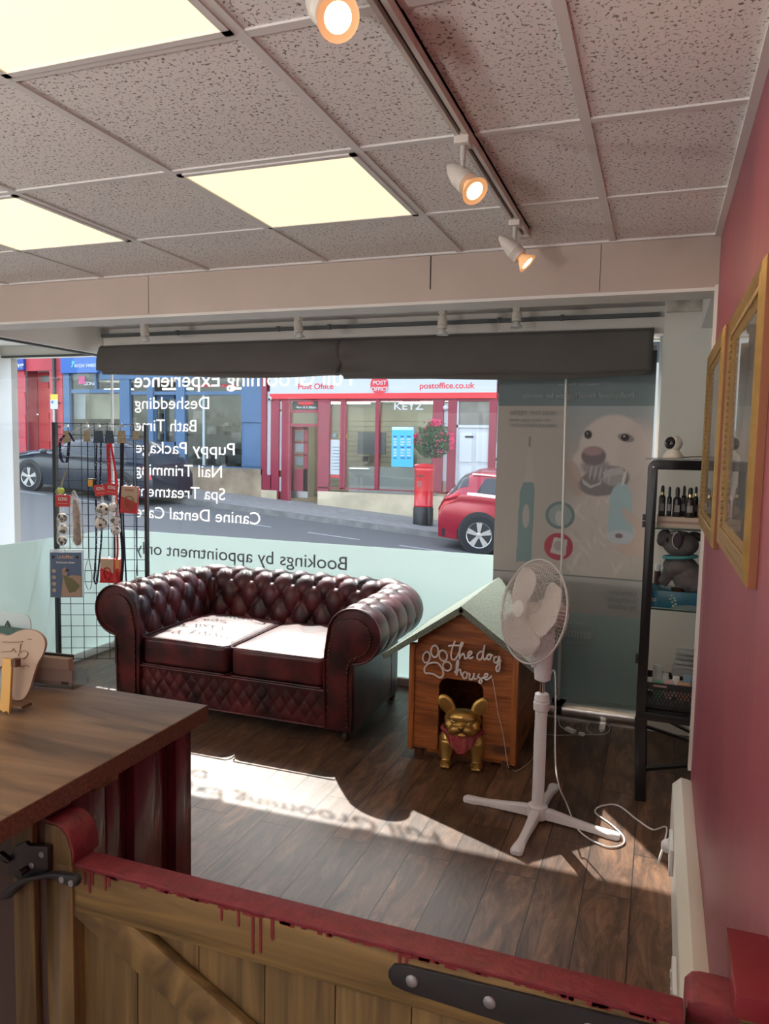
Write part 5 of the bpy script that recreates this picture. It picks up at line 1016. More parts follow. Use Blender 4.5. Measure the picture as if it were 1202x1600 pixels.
# ------------------------------------------------------------------ things on the counter
M_tan = mat('beige_mdf', (.40,.30,.22), .6, var=.05, vscale=6); M_lead = mat('engraved', (.30,.215,.155), .7)
tw = thing('tooth_sign', 'beige tooth-shaped wooden sign on a yellow easel at the left end of the worktop', 'sign', (-1.3,1.22,CZ))
def TQ(x, y, Y=1.22): p = onY(x/5.464, y/5.464+840, Y); return (p.x, p.z)
pts = [(-260,830),(-180,800),(-60,835),(20,850),(110,810),(190,802),(260,818),(320,868),(340,930),(325,1010),(290,1080),(262,1180),(235,1300),(190,1378),(120,1388),(95,1340),(70,1180),(0,1100),(-60,1180),(-90,1340),(-150,1388),(-200,1378),(-250,1250),(-290,1050),(-320,930)]
P2 = smoothline([Vector((*TQ(*p),0)) for p in pts+[pts[0]]], 5); zlo = min(p.y for p in P2); 
m = MB(); m.prism([(p.x, p.y) for p in P2[:-1]], lambda a, b: (a,1.22+(b-CZ)*.10,b), (0,.006,0)); tb = obj('tooth_board', m, M_tan, tw, smooth=50)
def eng(pts, r=.0013):
    m = MB(); m.tube(smoothline([(TQ(*p)[0],1.219+(TQ(*p)[1]-CZ)*.10,TQ(*p)[1]) for p in pts], 4), r, 6); return m
for pl in (((-20,900),(60,905),(150,900)),((-20,985),(60,980),(75,960),(100,990)),((120,1010),(150,980),(190,985),(200,1010),(170,1040),(130,1030),(120,1010)),((135,920),(130,1000)),((130,1110),(200,1100),(220,1112)),((190,880),(220,882))): obj('engraving', eng(pl), M_lead, tb)
m = MB()
for x0, x1, y0, y1 in ((5,85,1035,1510),): 
    a, b, c_, d = TQ(10,1035,1.20), TQ(88,1035,1.20), TQ(118,1490,1.185), TQ(38,1500,1.185)
m.prism([a, b, (b[0]+.001, c_[1]), (a[0]+.001, c_[1])], lambda x, z: (x,1.185+(z-CZ)*.1,z), (0,.006,0)); zl = c_[1]
dz = CZ+.0003; m = MB(); xa, xb = a[0], b[0]; m.prism([(xa,a[1]),(xb,a[1]),(xb+.003,dz),(xb-.003,dz+.006),((xa+xb)/2,dz+.002),(xa+.004,dz+.006),(xa+.003,dz)], lambda x, z: (x,1.19+(z-CZ)*.12,z), (0,.006,0)); obj('easel_leg', m, mat('yellow_birch', (.55,.32,.08), .5), tw, smooth=20)
m = MB(); q0, q1 = TQ(92,1040,1.2), TQ(130,1110,1.2); m.box((q0[0],1.20,q1[1]), (q0[0]+.012,1.215,q0[1])); m.box((xa,1.198,CZ+.012), (xb+.03,1.226,CZ+.018)); obj('easel_bracket', m, mat('easel_brown', (.12,.06,.03), .6), tw)
# leaflet holder with drop logo
lh = thing('leaflet_holder', 'clear acrylic leaflet holder with a drop logo behind the tooth sign', 'holder', (-1.45,1.33,CZ))
a = onY(42,960,1.33); b = onY(-40,960,1.33)
m = MB(); w0, w1 = a.x-.15, a.x; zt = onY(20,960,1.33).z
rr = .02; top = [(w0,CZ+.004),(w1,CZ+.004)]+[(w1-rr+rr*math.cos(k*PI/12), zt-rr+rr*math.sin(k*PI/12)) for k in range(7)]+[(w0,zt)]
m.prism(top, lambda x, z: (x,1.34,z), (0,.003,0)); m.box((w0,1.28,CZ), (w1+.01,1.345,CZ+.004)); m.box((w0,1.30,CZ), (w1+.01,1.303,CZ+.10)); hb = obj('acrylic_body', m, mat('acrylic_smoke', (.62,.68,.70), .12, alpha=.45), lh)
m = MB(); c0 = onY(12,980,1.336); m.tube(smoothline([(c0.x+dx*.0021,1.336,c0.z+dz_*.0021) for dx, dz_ in ((0,7),(3,2),(5,-2),(4,-6),(0,-8),(-4,-6),(-5,-2),(-3,2),(0,7))], 4), .0016, 6); m.tube(smoothline([(c0.x+dx*.0021,1.336,c0.z+dz_*.0021) for dx, dz_ in ((-1,4),(3,-1),(3,-5),(-1,-6),(-3,-3),(-1,1),(1,3))], 4), .0009, 6); obj('drop_logo', m, M_blackp, hb)
m = MB(); zz_ = onY(35,984,1.32).z; m.box((w0,1.312,CZ+.005), (w1+.012,1.33,zz_)); obj('leaflet_stack', m, mat('leaflet_green', (.04,.10,.085), .6), lh)
# business card holder
bc = thing('card_holder', 'clear holder of pale business cards on the worktop', 'holder', (-1.31,1.41,CZ))
u = Vector((1,.12,0)).normalized(); v_ = Vector((-.12,1,0)).normalized(); O = Vector((-1.372,1.365,CZ))
M4 = Matrix((u, v_, Vector((0,0,1)))).transposed().to_4x4(); M4.translation = O
m = MB(); m.box((-.004,-.01,0), (.108,.05,.003), M4); m.box((-.004,-.01,0), (.108,-.007,.016), M4); m.box((-.006,-.012,-.0), (-.003,.05,.05), M4); m.box((.107,-.012,0), (.110,.05,.045), M4); m.box((-.004,.045,0), (.108,.048,.035), M4); obj('acrylic_tray', m, M_acryl, bc)
m = MB(); m.box((0,-.004,.016), (.094,.014,.070), M4); cs = obj('business_card', m, mat('card_beige', (.36,.27,.21), .7), bc, bevel=.001)
m = MB(); m.box((.0,-.005,.006), (.104,-.003,.044), M4); c2 = obj('front_card', m, mat('card_shadow', (.28,.20,.165), .7), bc)
m = MB(); m.box((.075,-.0056,.009), (.094,-.005,.016), M4); m.box((.028,-.0052,.024), (.078,-.005,.037), M4) if False else None; obj('card_print', m, M_blackp, c2)
m = MB(); m.box((.0,.015,.062), (.09,.022,.0745), M4); obj('clip_top', m, M_blackp, bc)
# ------------------------------------------------------------------ the street outside
def road_z(x): return -.66-.072*x
FYY = 18.0
m = MB(); xs = [-26+2*k for k in range(24)]
m.surf(lambda u, v: Vector((-26+44*u, 5.6+9.4*v, road_z(-26+44*u)+.10-.10*v*0-(.06 if 0 else 0)+.02*math.sin(v*PI)-.10)), 22, 8); struct('road', m, mat('asphalt', (.125,.125,.125), .85, var=.16, vscale=40, bump=.3, bscale=60))
m = MB(); m.surf(lambda u, v: Vector((-26+44*u, 15.0+3.4*v, road_z(-26+44*u)+.11-.10*v)), 22, 4); struct('pavement', m, mat('pavement_slab', (.26,.255,.245), .85, var=.18, vscale=6))
m = MB(); m.surf(lambda u, v: Vector((-26+44*u, 14.9+(.12*v if v < .9 else .12), road_z(-26+44*u)+(.0 if v < .3 else .115))), 44, 3); struct('kerb', m, mat('kerb_stone', (.17,.165,.155), .85, var=.25, vscale=5))
m = MB(); m.surf(lambda u, v: Vector((-26+44*u, 4.56+1.1*v, road_z(-26+44*u)+.1)), 22, 2); struct('pavement_near', m, mat('pale_slab', (.46,.44,.41), .9, var=.1, vscale=5))
m = MB()
for k in range(9):
    x = -14+k*1.9; m.add([(x,13.2,road_z(x)+.012),(x+1.1,13.2,road_z(x+1.1)+.012),(x+1.1,13.28,road_z(x+1.1)+.012),(x,13.28,road_z(x)+.012)], [(0,1,2,3)])
struct('road_marking', m, mat('road_paint', (.38,.38,.38), .8))
def F(px, py, Y=FYY): p = onY(px, py, Y); return p.x, p.z
def fbx(m, x0, y0, x1, y1, Y, d, ybase=None):   # facade box between two picture corners, front face at Y-d
    a = F(x0, y0, Y); b = F(x1, y1, Y); z0 = b[1] if ybase is None else ybase; m.box((a[0],Y-d,z0), (b[0],Y,a[1])); return m
def fobj(name, rects, Y, d, mt, par, **k):
    m = MB(); [fbx(m, *r, Y, d) for r in rects]; return obj(name, m, mt, par, smooth=0, **k)
M_pored = mat('maroon_gloss_paint', (.26,.022,.045), .45, var=.08, vscale=3); M_powh = mat('shopfront_white', (.54,.56,.58), .5); M_blue = mat('shop_blue', (.072,.140,.255), .55, var=.10, vscale=1.5); M_red = mat('faded_red', (.52,.06,.075), .6, var=.15, vscale=1.2); M_red2 = mat('door_red', (.52,.028,.035), .5, var=.08, vscale=2)
M_shopgl = glassy('shop_glass', (.86,.90,.90), .07); M_stucco = mat('cream_stucco', (.56,.47,.33), .9, var=.22, vscale=1.8); M_stone = mat('rough_stone', (.33,.25,.17), .9, var=.4, vscale=1.6, bump=.8, bscale=6); M_int = mat('shop_interior', (.42,.38,.28), .8, var=.15, vscale=2); M_darkint = mat('dim_interior', (.20,.20,.19), .8, var=.4, vscale=1.5)
M_rend = mat('upper_render', (.42,.40,.36), .9, var=.1, vscale=1)
po = thing('post_office', 'maroon and white post office shopfront across the street', 'building', (-6.7,FYY,0))
zg = -.6
xl, _ = F(412,700); xr, _ = F(786,700)
# upper wall and piers
m = MB(); m.box((xl,FYY,F(600,575)[1]+.0), (xr+3,FYY+.3,10.4)); obj('upper_wall', m, M_rend, po)
fa = fobj('fascia_sign', [(427,560,778,616)], FYY, .16, mat('fascia_white', (.50,.52,.54), .45), po)
fobj('red_strip', [(427,616,778,623)], FYY, .18, mat('strip_red', (.70,.03,.04), .45), fa)
M_porl = mat('post_red', (.62,.03,.045), .5)
def stext(par, s, x0, x1, y, hpx, m_, Y=FYY-.165, bold=.015, slant=0):
    a = onY(x0, y, Y); b = onY(x1, y, Y); return text('lettering', s, m_, par, width=b.x-a.x, height=hpx*Y/FPX*1.02, x=a.x, y=Y, z=a.z, depth=.01, bold=bold, slant=slant)
stext(fa, 'Post Office', 466, 521, 608, 13, M_porl); stext(fa, 'postoffice.co.uk', 656, 742, 607, 13, M_porl)
c0 = onY(593,601,FYY-.165); m = MB(); m.lathe([(0,0),(.235,0),(.235,.02),(0,.02)], (c0.x,FYY-.165,c0.z), (0,-1,0), 32); ov = obj('red_roundel', m, M_porl, fa)
stext(ov, 'POST', 583, 604, 601, 9, M_powh, FYY-.19); stext(ov, 'OFFICE', 580, 607, 611, 9, M_powh, FYY-.19)
# maroon frame members
fobj('frame_member', [(412,590,419,742),(427,590,438,790),(444,622,455,786),(500,622,516,768),(535,622,541,765),(590,622,593,765),(679,622,692,768),(703,622,712,775),(768,600,774,770),(782,590,790,690),(412,742,427,765),(500,762,712,769)], FYY, .12, M_pored, po)
fobj('frame_member', [(427,618,780,627),(450,622,503,625),(453,641,500,645),(453,662,500,667),(445,742,455,787)], FYY, .10, M_pored, po)
fobj('white_panel', [(418,612,427,742),(438,626,446,640),(438,643,446,735),(438,745,446,768),(690,630,704,752),(774,615,784,716),(774,720,784,760)], FYY, .06, M_powh, po)
fobj('corner_base', [(412,765,436,782)], FYY, .14, M_stucco, po)
m = MB(); a = F(500,767); b = F(712,767); m.box((a[0],FYY-.14,zg-.4), (b[0],FYY+.02,a[1])); obj('stucco_base', m, M_stucco, po)
m = MB(); m.box((a[0]+3.2,FYY-.02,zg-.6), (xr+3,FYY+.02,F(720,760)[1])); obj('plinth', m, M_stucco, po)
fobj('shop_window', [(516,625,679,763)], FYY, .03, M_shopgl, po)
# white door on the right with light over it
wd = fobj('side_door', [(713,669,768,757)], FYY, .05, M_powh, po); fobj('door_panel', [(719,676,737,722),(745,676,764,722),(719,728,737,752),(745,728,764,752)], FYY-.05, .02, mat('door_white2', (.62,.64,.66), .5), wd); fobj('letter_plate', [(727,681,740,684)], FYY-.07, .015, M_blackp, wd)
fobj('fanlight', [(715,627,768,664)], FYY, .03, mat('old_glass', (.16,.15,.13), .15, var=.5, vscale=2), po); fobj('door_frame', [(711,664,770,669),(711,624,715,757)], FYY, .09, M_powh, po)
# entrance: open glazed door and recess
dr = fobj('entrance_door', [(455,667,460,778),(476,667,481,778),(455,667,481,672),(455,690,481,693),(455,709,481,712),(455,732,481,772)], FYY+.25, .05, M_pored, po); fobj('door_glass', [(460,672,476,732)], FYY+.24, .01, M_shopgl, dr); fobj('kick_plate', [(456,767,481,778)], FYY+.20, .01, M_alu, dr)
for y in (682,701,722): fobj('notice', [(462,y-8,475,y+5)], FYY+.235, .005, M_powh, dr)
fobj('transom_light', [(455,645,500,662)], FYY, .02, M_shopgl, po); osn = fobj('oval_sign', [(458,626,497,640)], FYY, .03, mat('dark_green', (.03,.05,.035), .5), po); c1 = onY(478,630,FYY-.05); m = MB(); m.ell((c1.x,FYY-.05,c1.z), (.24,.02,.06)); obj('red_oval', m, M_porl, osn, smooth=180); stext(osn, '9am & 5.30pm', 463, 494, 638, 5, M_powh, FYY-.04)
# interior of the post office
m = MB(); xi0 = xl+.1; xi1 = F(712,700)[0]; m.box((xi0,FYY+3,-.9), (xi1,FYY+3.1,2.9)); m.box((xi0,FYY+.1,-.95), (xi1,FYY+3,-.05)); m.box((xi1,FYY+.05,-.9), (xi1+.1,FYY+3,2.9)); m.box((xi0-.1,FYY+.3,-.9), (xi0,FYY+3,2.9)); m.box((xi0,FYY+.1,2.75), (xi1,FYY+3,2.85)); obj('interior_shell', m, M_int, po)
m = MB()
for k in range(16): m.box((xi0+.02,FYY+2.98,.0+.15*k), (xi1-.02,FYY+3.0,.012+.15*k))
obj('slat_groove', m, mat('slat_dark', (.16,.14,.10), .8), po)
m = MB(); [m.box((x,FYY+.8,2.70), (x+1.2,FYY+.95,2.74)) for x in (xi0+.3,xi0+2.3,xi0+4.0)]; m2 = MB(); [m2.box((x,FYY+1.8,2.70), (x+1.2,FYY+1.95,2.74)) for x in (xi0+1.0,xi0+3.1)]; m.add(m2.v, m2.f); obj('strip_light', m, mat('shop_tube', (1,1,.9), .4, emit=(1,.97,.85), estr=16), po)
m = MB(); rd = random.Random(11)
for k in range(26):
    x = xi0+1.4+rd.random()*(xi1-xi0-1.8); z = .0+rd.random()*1.7; m.box((x,FYY+2.7,z), (x+.12+.2*rd.random(),FYY+2.9,z+.12+.18*rd.random()))
obj('shelf_stock', m, mat('stock_mix', (.30,.27,.25), .7, var=.8, vscale=3), po)
m = MB(); m.box((xi0+1.9,FYY+1.2,-.05), (xi1-.5,FYY+1.7,.95)); obj('shop_counter', m, mat('counter_grey', (.45,.45,.43), .6), po); m = MB(); m.box((xi0+2.1,FYY+1.3,1.3), (xi0+2.9,FYY+1.4,1.9)); m.box((xi0+3.3,FYY+1.3,1.2), (xi0+3.7,FYY+1.4,1.75)); obj('screen', m, mat('slate_screen', (.07,.08,.10), .4), po)
p1 = fobj('window_poster', [(517,687,540,742)], FYY-.035, .01, M_powh, po, label='white poster with red roundel'); fobj('red_band', [(517,742,540,747)], FYY-.035, .01, M_porl, p1); c2 = onY(535,692,FYY-.05); m = MB(); m.lathe([(0,0),(.05,0),(.05,.01),(0,.01)], (c2.x,FYY-.05,c2.z), (0,-1,0)); obj('roundel', m, M_porl, p1)
for k in range(8): fobj('text_line', [(520,698+k*5,530+(k*7%5),699.5+k*5)], FYY-.047, .003, mat('print_teal', (.10,.25,.30), .6), p1)
p2 = fobj('window_poster', [(613,667,646,730)], FYY-.035, .01, mat('poster_blue', (.06,.38,.75), .45, emit=(.05,.35,.7), estr=.35), po, label='bright blue lit rate poster'); fobj('poster_head', [(613,667,646,672)], FYY-.046, .004, mat('poster_pale', (.55,.75,.85), .5), p2)
for k in range(9): fobj('text_line', [(615,681+k*4.2,620,683.2+k*4.2),(626,681+k*4.2,(631+(k%3)),683.2+k*4.2),(636,681+k*4.2,642,683.2+k*4.2)], FYY-.047, .003, M_powh if k % 4 else mat('print_navy', (.05,.10,.35), .5), p2)
c3 = onY(536,680,FYY-.05); m = MB(); m.prism([(c3.x+.11*math.cos(a), c3.z-.06+.13*math.sin(a)) for a in [k*PI/12 for k in range(13)]], lambda a, b: (a,FYY-.05,b), (0,.02,0)); obj('yellow_sticker', m, mat('sticker_yellow', (.80,.62,.02), .5), po); c3 = onY(523,680,FYY-.05); m = MB(); m.lathe([(0,0),(.055,0),(.055,.01),(0,.01)], (c3.x,FYY-.05,c3.z), (0,-1,0)); obj('grey_sticker', m, mat('sticker_grey', (.18,.25,.28), .5), po)
c4 = onY(422,623,FYY-.2); m = MB(); m.ell(c4, .055); m.bar((c4.x,FYY-.02,c4.z+.05), (c4.x,FYY-.22,c4.z+.03), .05, .05); obj('dome_camera', m, M_powh, po, smooth=60); m = MB(); m.ell((c4.x,c4.y-.03,c4.z-.012), .035); obj('camera_lens', m, M_blackp, po, smooth=180); m = MB(); m.ell(onY(697,637,FYY-.1), .07); obj('alarm_bell', m, M_powh, po, smooth=180)
stext(po, 'KEYZ', 616, 662, 640, 16, mat('keys_white', (.6,.6,.6), .5), FYY-.04, .02)
# blue shop
bs = thing('blue_shop', 'blue-painted shopfront left of the post office', 'building', (-12,FYY,0))
bf = fobj('fascia_sign', [(102,545,160,583)], FYY, .2, mat('sign_blue', (.02,.115,.42), .45), bs)
stext(bf, '01524 749875', 116.5, 152, 574, 8.5, M_powh, FYY-.21); m = MB(); cc = onY(113,569,FYY-.21); m.tube(smoothline([cc+Vector((a,0,b)) for a, b in ((-.04,-.07),(0,-.07),(.01,.0),(.0,.07),(.05,.06),(.04,.0),(.08,.05))], 3), .016); obj('phone_mark', m, mat('sign_cyan', (.15,.6,.75), .5), bf)
fobj('fascia_panel', [(160,545,412,590)], FYY, .12, M_blue, bs)
fobj('pilaster', [(102,583,114,745),(190,590,207,760),(233,590,243,770),(278,590,292,770),(380,590,413,660)], FYY, .10, M_blue, bs)
fobj('window_bar', [(114,609,190,614),(150,583,153,609),(114,686,190,700),(290,612,380,617),(290,727,413,733),(207,612,233,617),(243,612,278,617),(383,662,411,728)], FYY, .07, M_blue, bs)
fobj('lower_panel', [(380,657,412,730)], FYY, .06, mat('shop_blue_dark', (.055,.125,.25), .6), bs)
fobj('shop_window', [(114,583,190,686),(207,590,233,730),(292,590,380,727)], FYY, .02, M_shopgl, bs)
fobj('window_mullion', [(318,617,321,727)], FYY, .05, mat('mullion_pale', (.42,.48,.50), .5), bs)
m = MB(); m.box((F(103,600)[0],FYY,F(130,545)[1]), (xl,FYY+.3,10.4)); obj('upper_wall', m, M_rend, bs)
db = fobj('shop_door', [(243,618,247,770),(274,618,278,770),(243,618,278,624),(243,690,278,770),(258,624,260,690)], FYY+.3, .05, M_blue, bs); fobj('door_glass', [(247,624,274,690)], FYY+.29, .01, M_shopgl, db)
m = MB(); a = F(190,700); b = F(413,733); m.box((a[0],FYY-.12,-.6), (b[0],FYY+.02,b[1])); obj('stone_base', m, M_stone, bs); m = MB(); a = F(102,700); b = F(190,700); m.box((a[0],FYY-.08,-.3), (b[0],FYY+.02,a[1])); obj('blue_base', m, M_blue, bs)
m = MB(); x0, x1 = F(103,600)[0], F(412,600)[0]; m.box((x0,FYY+2.2,-.6), (x1,FYY+2.3,3.4)); m.box((x0,FYY+.1,-.6), (x1,FYY+2.2,.05)); m.box((x0,FYY+.1,3.3), (x1,FYY+2.2,3.4)); m.box((x0-.05,FYY+.05,-.6), (x0,FYY+2.3,3.4)); m.box((x1,FYY+.05,-.6), (x1+.05,FYY+2.3,3.4)); obj('interior_shell', m, M_darkint, bs)
m = MB(); rd = random.Random(5)
for k in range(60):
    x = x0+.3+rd.random()*(x1-x0-.8); z = .3+rd.random()*2.0; s_ = .1+.25*rd.random(); m.box((x,FYY+.5+rd.random()*1.4,z), (x+s_,FYY+.7+rd.random(),z+s_*.8))
obj('window_stock', m, mat('stock_dim', (.25,.22,.20), .7, var=.8, vscale=2), bs)
m = MB(); [m.box((x,FYY+.7,3.05), (x+1.0,FYY+.8,3.09)) for x in (x0+.8,x0+2.9,x0+5.2)]; obj('strip_light', m, MC['shop_tube'], bs)
fobj('pink_roundel', [(123,588,133,600)], FYY-.025, .01, mat('pink_print', (.55,.08,.22), .5), bs); stext(bs, 'GONE', 131, 150, 602, 9, M_powh, FYY-.03, .02, .2)
fobj('white_blind', [(116,616,134,655)], FYY+.3, .02, M_powh, bs); fobj('stone_niche', [(134,616,188,655)], FYY+.6, .02, M_stucco, bs)
m = MB(); r_ = F(345,705); 
for s_, x0_, x1_, yy_ in (('KETTLE',303,330,605),('GARDEN',345,368,605)): stext(bs, s_, x0_, x1_, yy_, 7, M_porl, FYY-.03, .02)
# red building far left
rb = thing('red_building', 'red-painted doorway and shop at the far left across the street', 'building', (-18,FYY,0))
kb = fobj('fascia_sign', [(0,540,44,579)], FYY, .18, mat('sign_navy', (.02,.06,.34), .45), rb); stext(kb, 'king', 14, 37, 574, 13.5, M_powh, FYY-.19, .03)
fobj('lintel', [(42,540,103,579)], FYY, .08, M_red, rb); fobj('pilaster', [(24,579,44,735),(80,579,103,745)], FYY, .08, M_red, rb)
for r in ((28,586,41,613),(28,621,41,648),(28,655,41,683),(28,690,42,722)): fobj('raised_panel', [r], FYY-.08, .02, mat('panel_red', (.46,.06,.08), .6), rb)
fobj('recess_side', [(44,579,62,725)], FYY+.5, .04, mat('recess_red', (.42,.045,.055), .6), rb)
rd_ = fobj('red_door', [(62,582,80,722)], FYY+.45, .06, M_red2, rb); fobj('door_light', [(64,587,79,597)], FYY+.39, .02, M_darkint, rd_); fobj('raised_panel', [(67,607,79,645),(67,655,79,690)], FYY+.38, .02, mat('door_red3', (.45,.03,.035), .5), rd_); m = MB(); m.ell(onY(59.5,648,FYY+.38), .05); obj('door_knob', m, M_chrome, rd_, smooth=180)
fobj('shop_window', [(0,583,24,705)], FYY, .02, M_shopgl, rb); fobj('window_poster', [(14,655,20,675)], FYY-.02, .01, mat('poster_navy', (.06,.07,.22), .5), rb); fobj('window_poster', [(14,680,22,695)], FYY-.02, .01, M_powh, rb); fobj('back_panel', [(0,583,25,710)], FYY+.6, .05, M_powh, rb)
m = MB(); a = F(0,706); b = F(103,700); m.box((a[0],FYY-.06,-.2), (F(44,700)[0],FYY+.02,a[1])); m.box((F(80,700)[0],FYY-.06,-.2), (b[0],FYY+.02,F(80,735)[1])); m.box((F(44,700)[0],FYY+.4,-.2), (F(80,700)[0],FYY+.5,F(60,722)[1])); obj('base_wall', m, mat('dark_red_base', (.16,.03,.03), .8, var=.3, vscale=2), rb)
m = MB(); x_ = F(91,600)[0]; m.cyl((x_,FYY-.16,.0), (x_,FYY-.16,7), .05); [m.box((x_-.02,FYY-.17,z), (x_+.14,FYY-.07,z+.04)) for z in (1.1,1.9,2.6,3.3)]; obj('drain_pipe', m, M_black, rb)
m = MB(); m.box((-26,FYY,-.2), (F(0,600)[0],FYY+.3,10.4)); m.box((-26,FYY,F(0,545)[1]), (F(103,600)[0],FYY+.3,10.4)); obj('upper_wall', m, M_rend, rb)
# building right of the post office (behind the banner)
nb = thing('pale_house', 'pale rendered house right of the post office, mostly hidden by the banner', 'building', (0,FYY,0))
m = MB(); m.box((xr,FYY,-1.8), (xr+12,FYY+.3,F(600,575)[1]+.01)); obj('wall', m, M_rend, nb); 
for k in range(3): m = MB(); m.box((xr+1.5+k*3,FYY-.04,.6), (xr+2.7+k*3,FYY+.01,2.0)); obj('window', m, mat('old_glass', (.16,.15,.13), .15), nb)
bk = thing('roof_row', 'row of roofs over the shops across the street', 'roof', (-8,20,7)); m = MB(); m.prism([(17.8,10.3),(21.5,11.3),(25,10.3)], lambda a, b: (-26,a,b), (40,0,0)); m.box((-26,24.8,-1), (14,25,10.3)); obj('slate_roof', m, mat('slate', (.12,.13,.14), .7), bk)
# sign pole
sp_ = thing('parking_sign', 'thin grey pole with a yellow and white parking plate in front of the red building', 'sign', (F(85,700,16)[0],16,.3))
x_ = F(85.5,700,16)[0]; m = MB(); m.cyl((x_,16,.35), (x_,16,F(85,617,16)[1]), .035); obj('pole', m, M_grey, sp_)
def sgn(nm, r, mt): m = MB(); a = F(r[0],r[1],15.94); b = F(r[2],r[3],15.94); m.box((a[0],15.93,b[1]), (b[0],15.95,a[1])); return obj(nm, m, mt, sp_, smooth=0)
sgn('yellow_plate', (79,616,90.5,624.5), mat('plate_yellow', (.75,.48,.02), .5)); wp = sgn('white_plate', (79,624.5,90.5,639), M_powh)
m = MB(); a = F(80,626,15.92); b = F(83,630,15.92); m.box((a[0],15.92,b[1]), (b[0],15.93,a[1])); obj('blue_square', m, mat('sign_blue2', (.03,.2,.6), .5), wp)
# pillar box and flower basket
pbx = thing('pillar_box', 'red cylindrical post box with a black base on the far pavement', 'post box', (F(664,700,16.2)[0],16.2,0)); cx_ = F(664,700,16.2)[0]; zb = road_z(cx_)+.06; zt_ = F(664,726,16.2)[1]; zk = F(664,791,16.2)[1]
m = MB(); m.lathe([(.228,zb),(.228,zk-.05),(.215,zk-.02),(.215,zk)], (cx_,16.2,0), n=28); obj('base', m, M_black, pbx)
m = MB(); m.lathe([(.218,zk),(.222,zk+.02),(.212,zk+.04),(.212,zt_-.16),(.225,zt_-.14),(.225,zt_-.10),(.215,zt_-.08),(.235,zt_-.05),(.235,zt_-.02),(.19,zt_+.01),(0,zt_+.03)], (cx_,16.2,0), n=28); body = obj('body', m, mat('pillar_red', (.62,.012,.02), .3, coat=.4), pbx)
m = MB(); m.box((cx_-.10,15.975,zt_-.26), (cx_+.06,15.992,zt_-.235)); obj('slot', m, M_black, body); m = MB(); m.box((cx_-.09,15.982,zt_-.50), (cx_+.02,15.992,zt_-.36)); obj('notice_plate', m, mat('plate_dim', (.35,.06,.06), .4), body)
fb = thing('flower_basket', 'hanging basket of pink geraniums above the red post box', 'flowers', (cx_+.1,16.5,2))
fc_ = onY(676,692,16.5); rd = random.Random(9); m = MB(); m3 = MB()
def leafq(mm, c, s, r):
    n_ = Vector((r.uniform(-1,1), r.uniform(-1,1), r.uniform(-.4,1))).normalized(); a = n_.orthogonal().normalized(); a = (Matrix.Rotation(r.random()*6,3,n_) @ a); b = n_.cross(a)
    mm.add([c-a*s, c-b*s*.6+n_*s*.15, c+a*s, c+b*s*.6+n_*s*.15], [(0,1,2,3)])
for k in range(2600):
    a, b, r_ = rd.random()*2*PI, rd.uniform(-1,1), rd.random()**.4
    h = math.sqrt(1-b*b); c = fc_+Vector((math.cos(a)*h*.44*r_, math.sin(a)*h*.34*r_, b*.38*r_+.02))
    if b > .3 and rd.random() < .4: c += Vector((.02,0,.16*rd.random()))
    leafq(m, c, .035, rd)
    if rd.random() < .10: leafq(m3, c+Vector((.05 if c.x > fc_.x else -.02,-.05,.03)), .032, rd)
for k in range(60): leafq(m3, onY(680+rd.uniform(-8,8), 661+rd.uniform(-4,4), 16.4), .05, rd)
for k in range(160): leafq(m, onY(680+rd.uniform(-10,10), 672+rd.uniform(-8,8), 16.45), .045, rd)
for k in range(30): leafq(m3, onY(706+rd.uniform(-3,3), 682+rd.uniform(-5,20), 16.4), .045, rd); leafq(m3, onY(651+rd.uniform(-4,4), 685+rd.uniform(-8,8), 16.4), .045, rd)
obj('foliage', m, mat('leaf_green', (.055,.13,.05), .7, var=.4, vscale=9), fb, smooth=0); obj('blossom', m3, mat('pink_petal', (.72,.06,.17), .6), fb, smooth=0)
m = MB(); m.lathe([(.05,-.30),(.22,-.2),(.30,0)], fc_-Vector((0,0,.02))); m.bar(fc_+Vector((0,.1,.0)), fc_+Vector((0,1.4,.1)), .02, .02); obj('basket', m, M_black, fb)
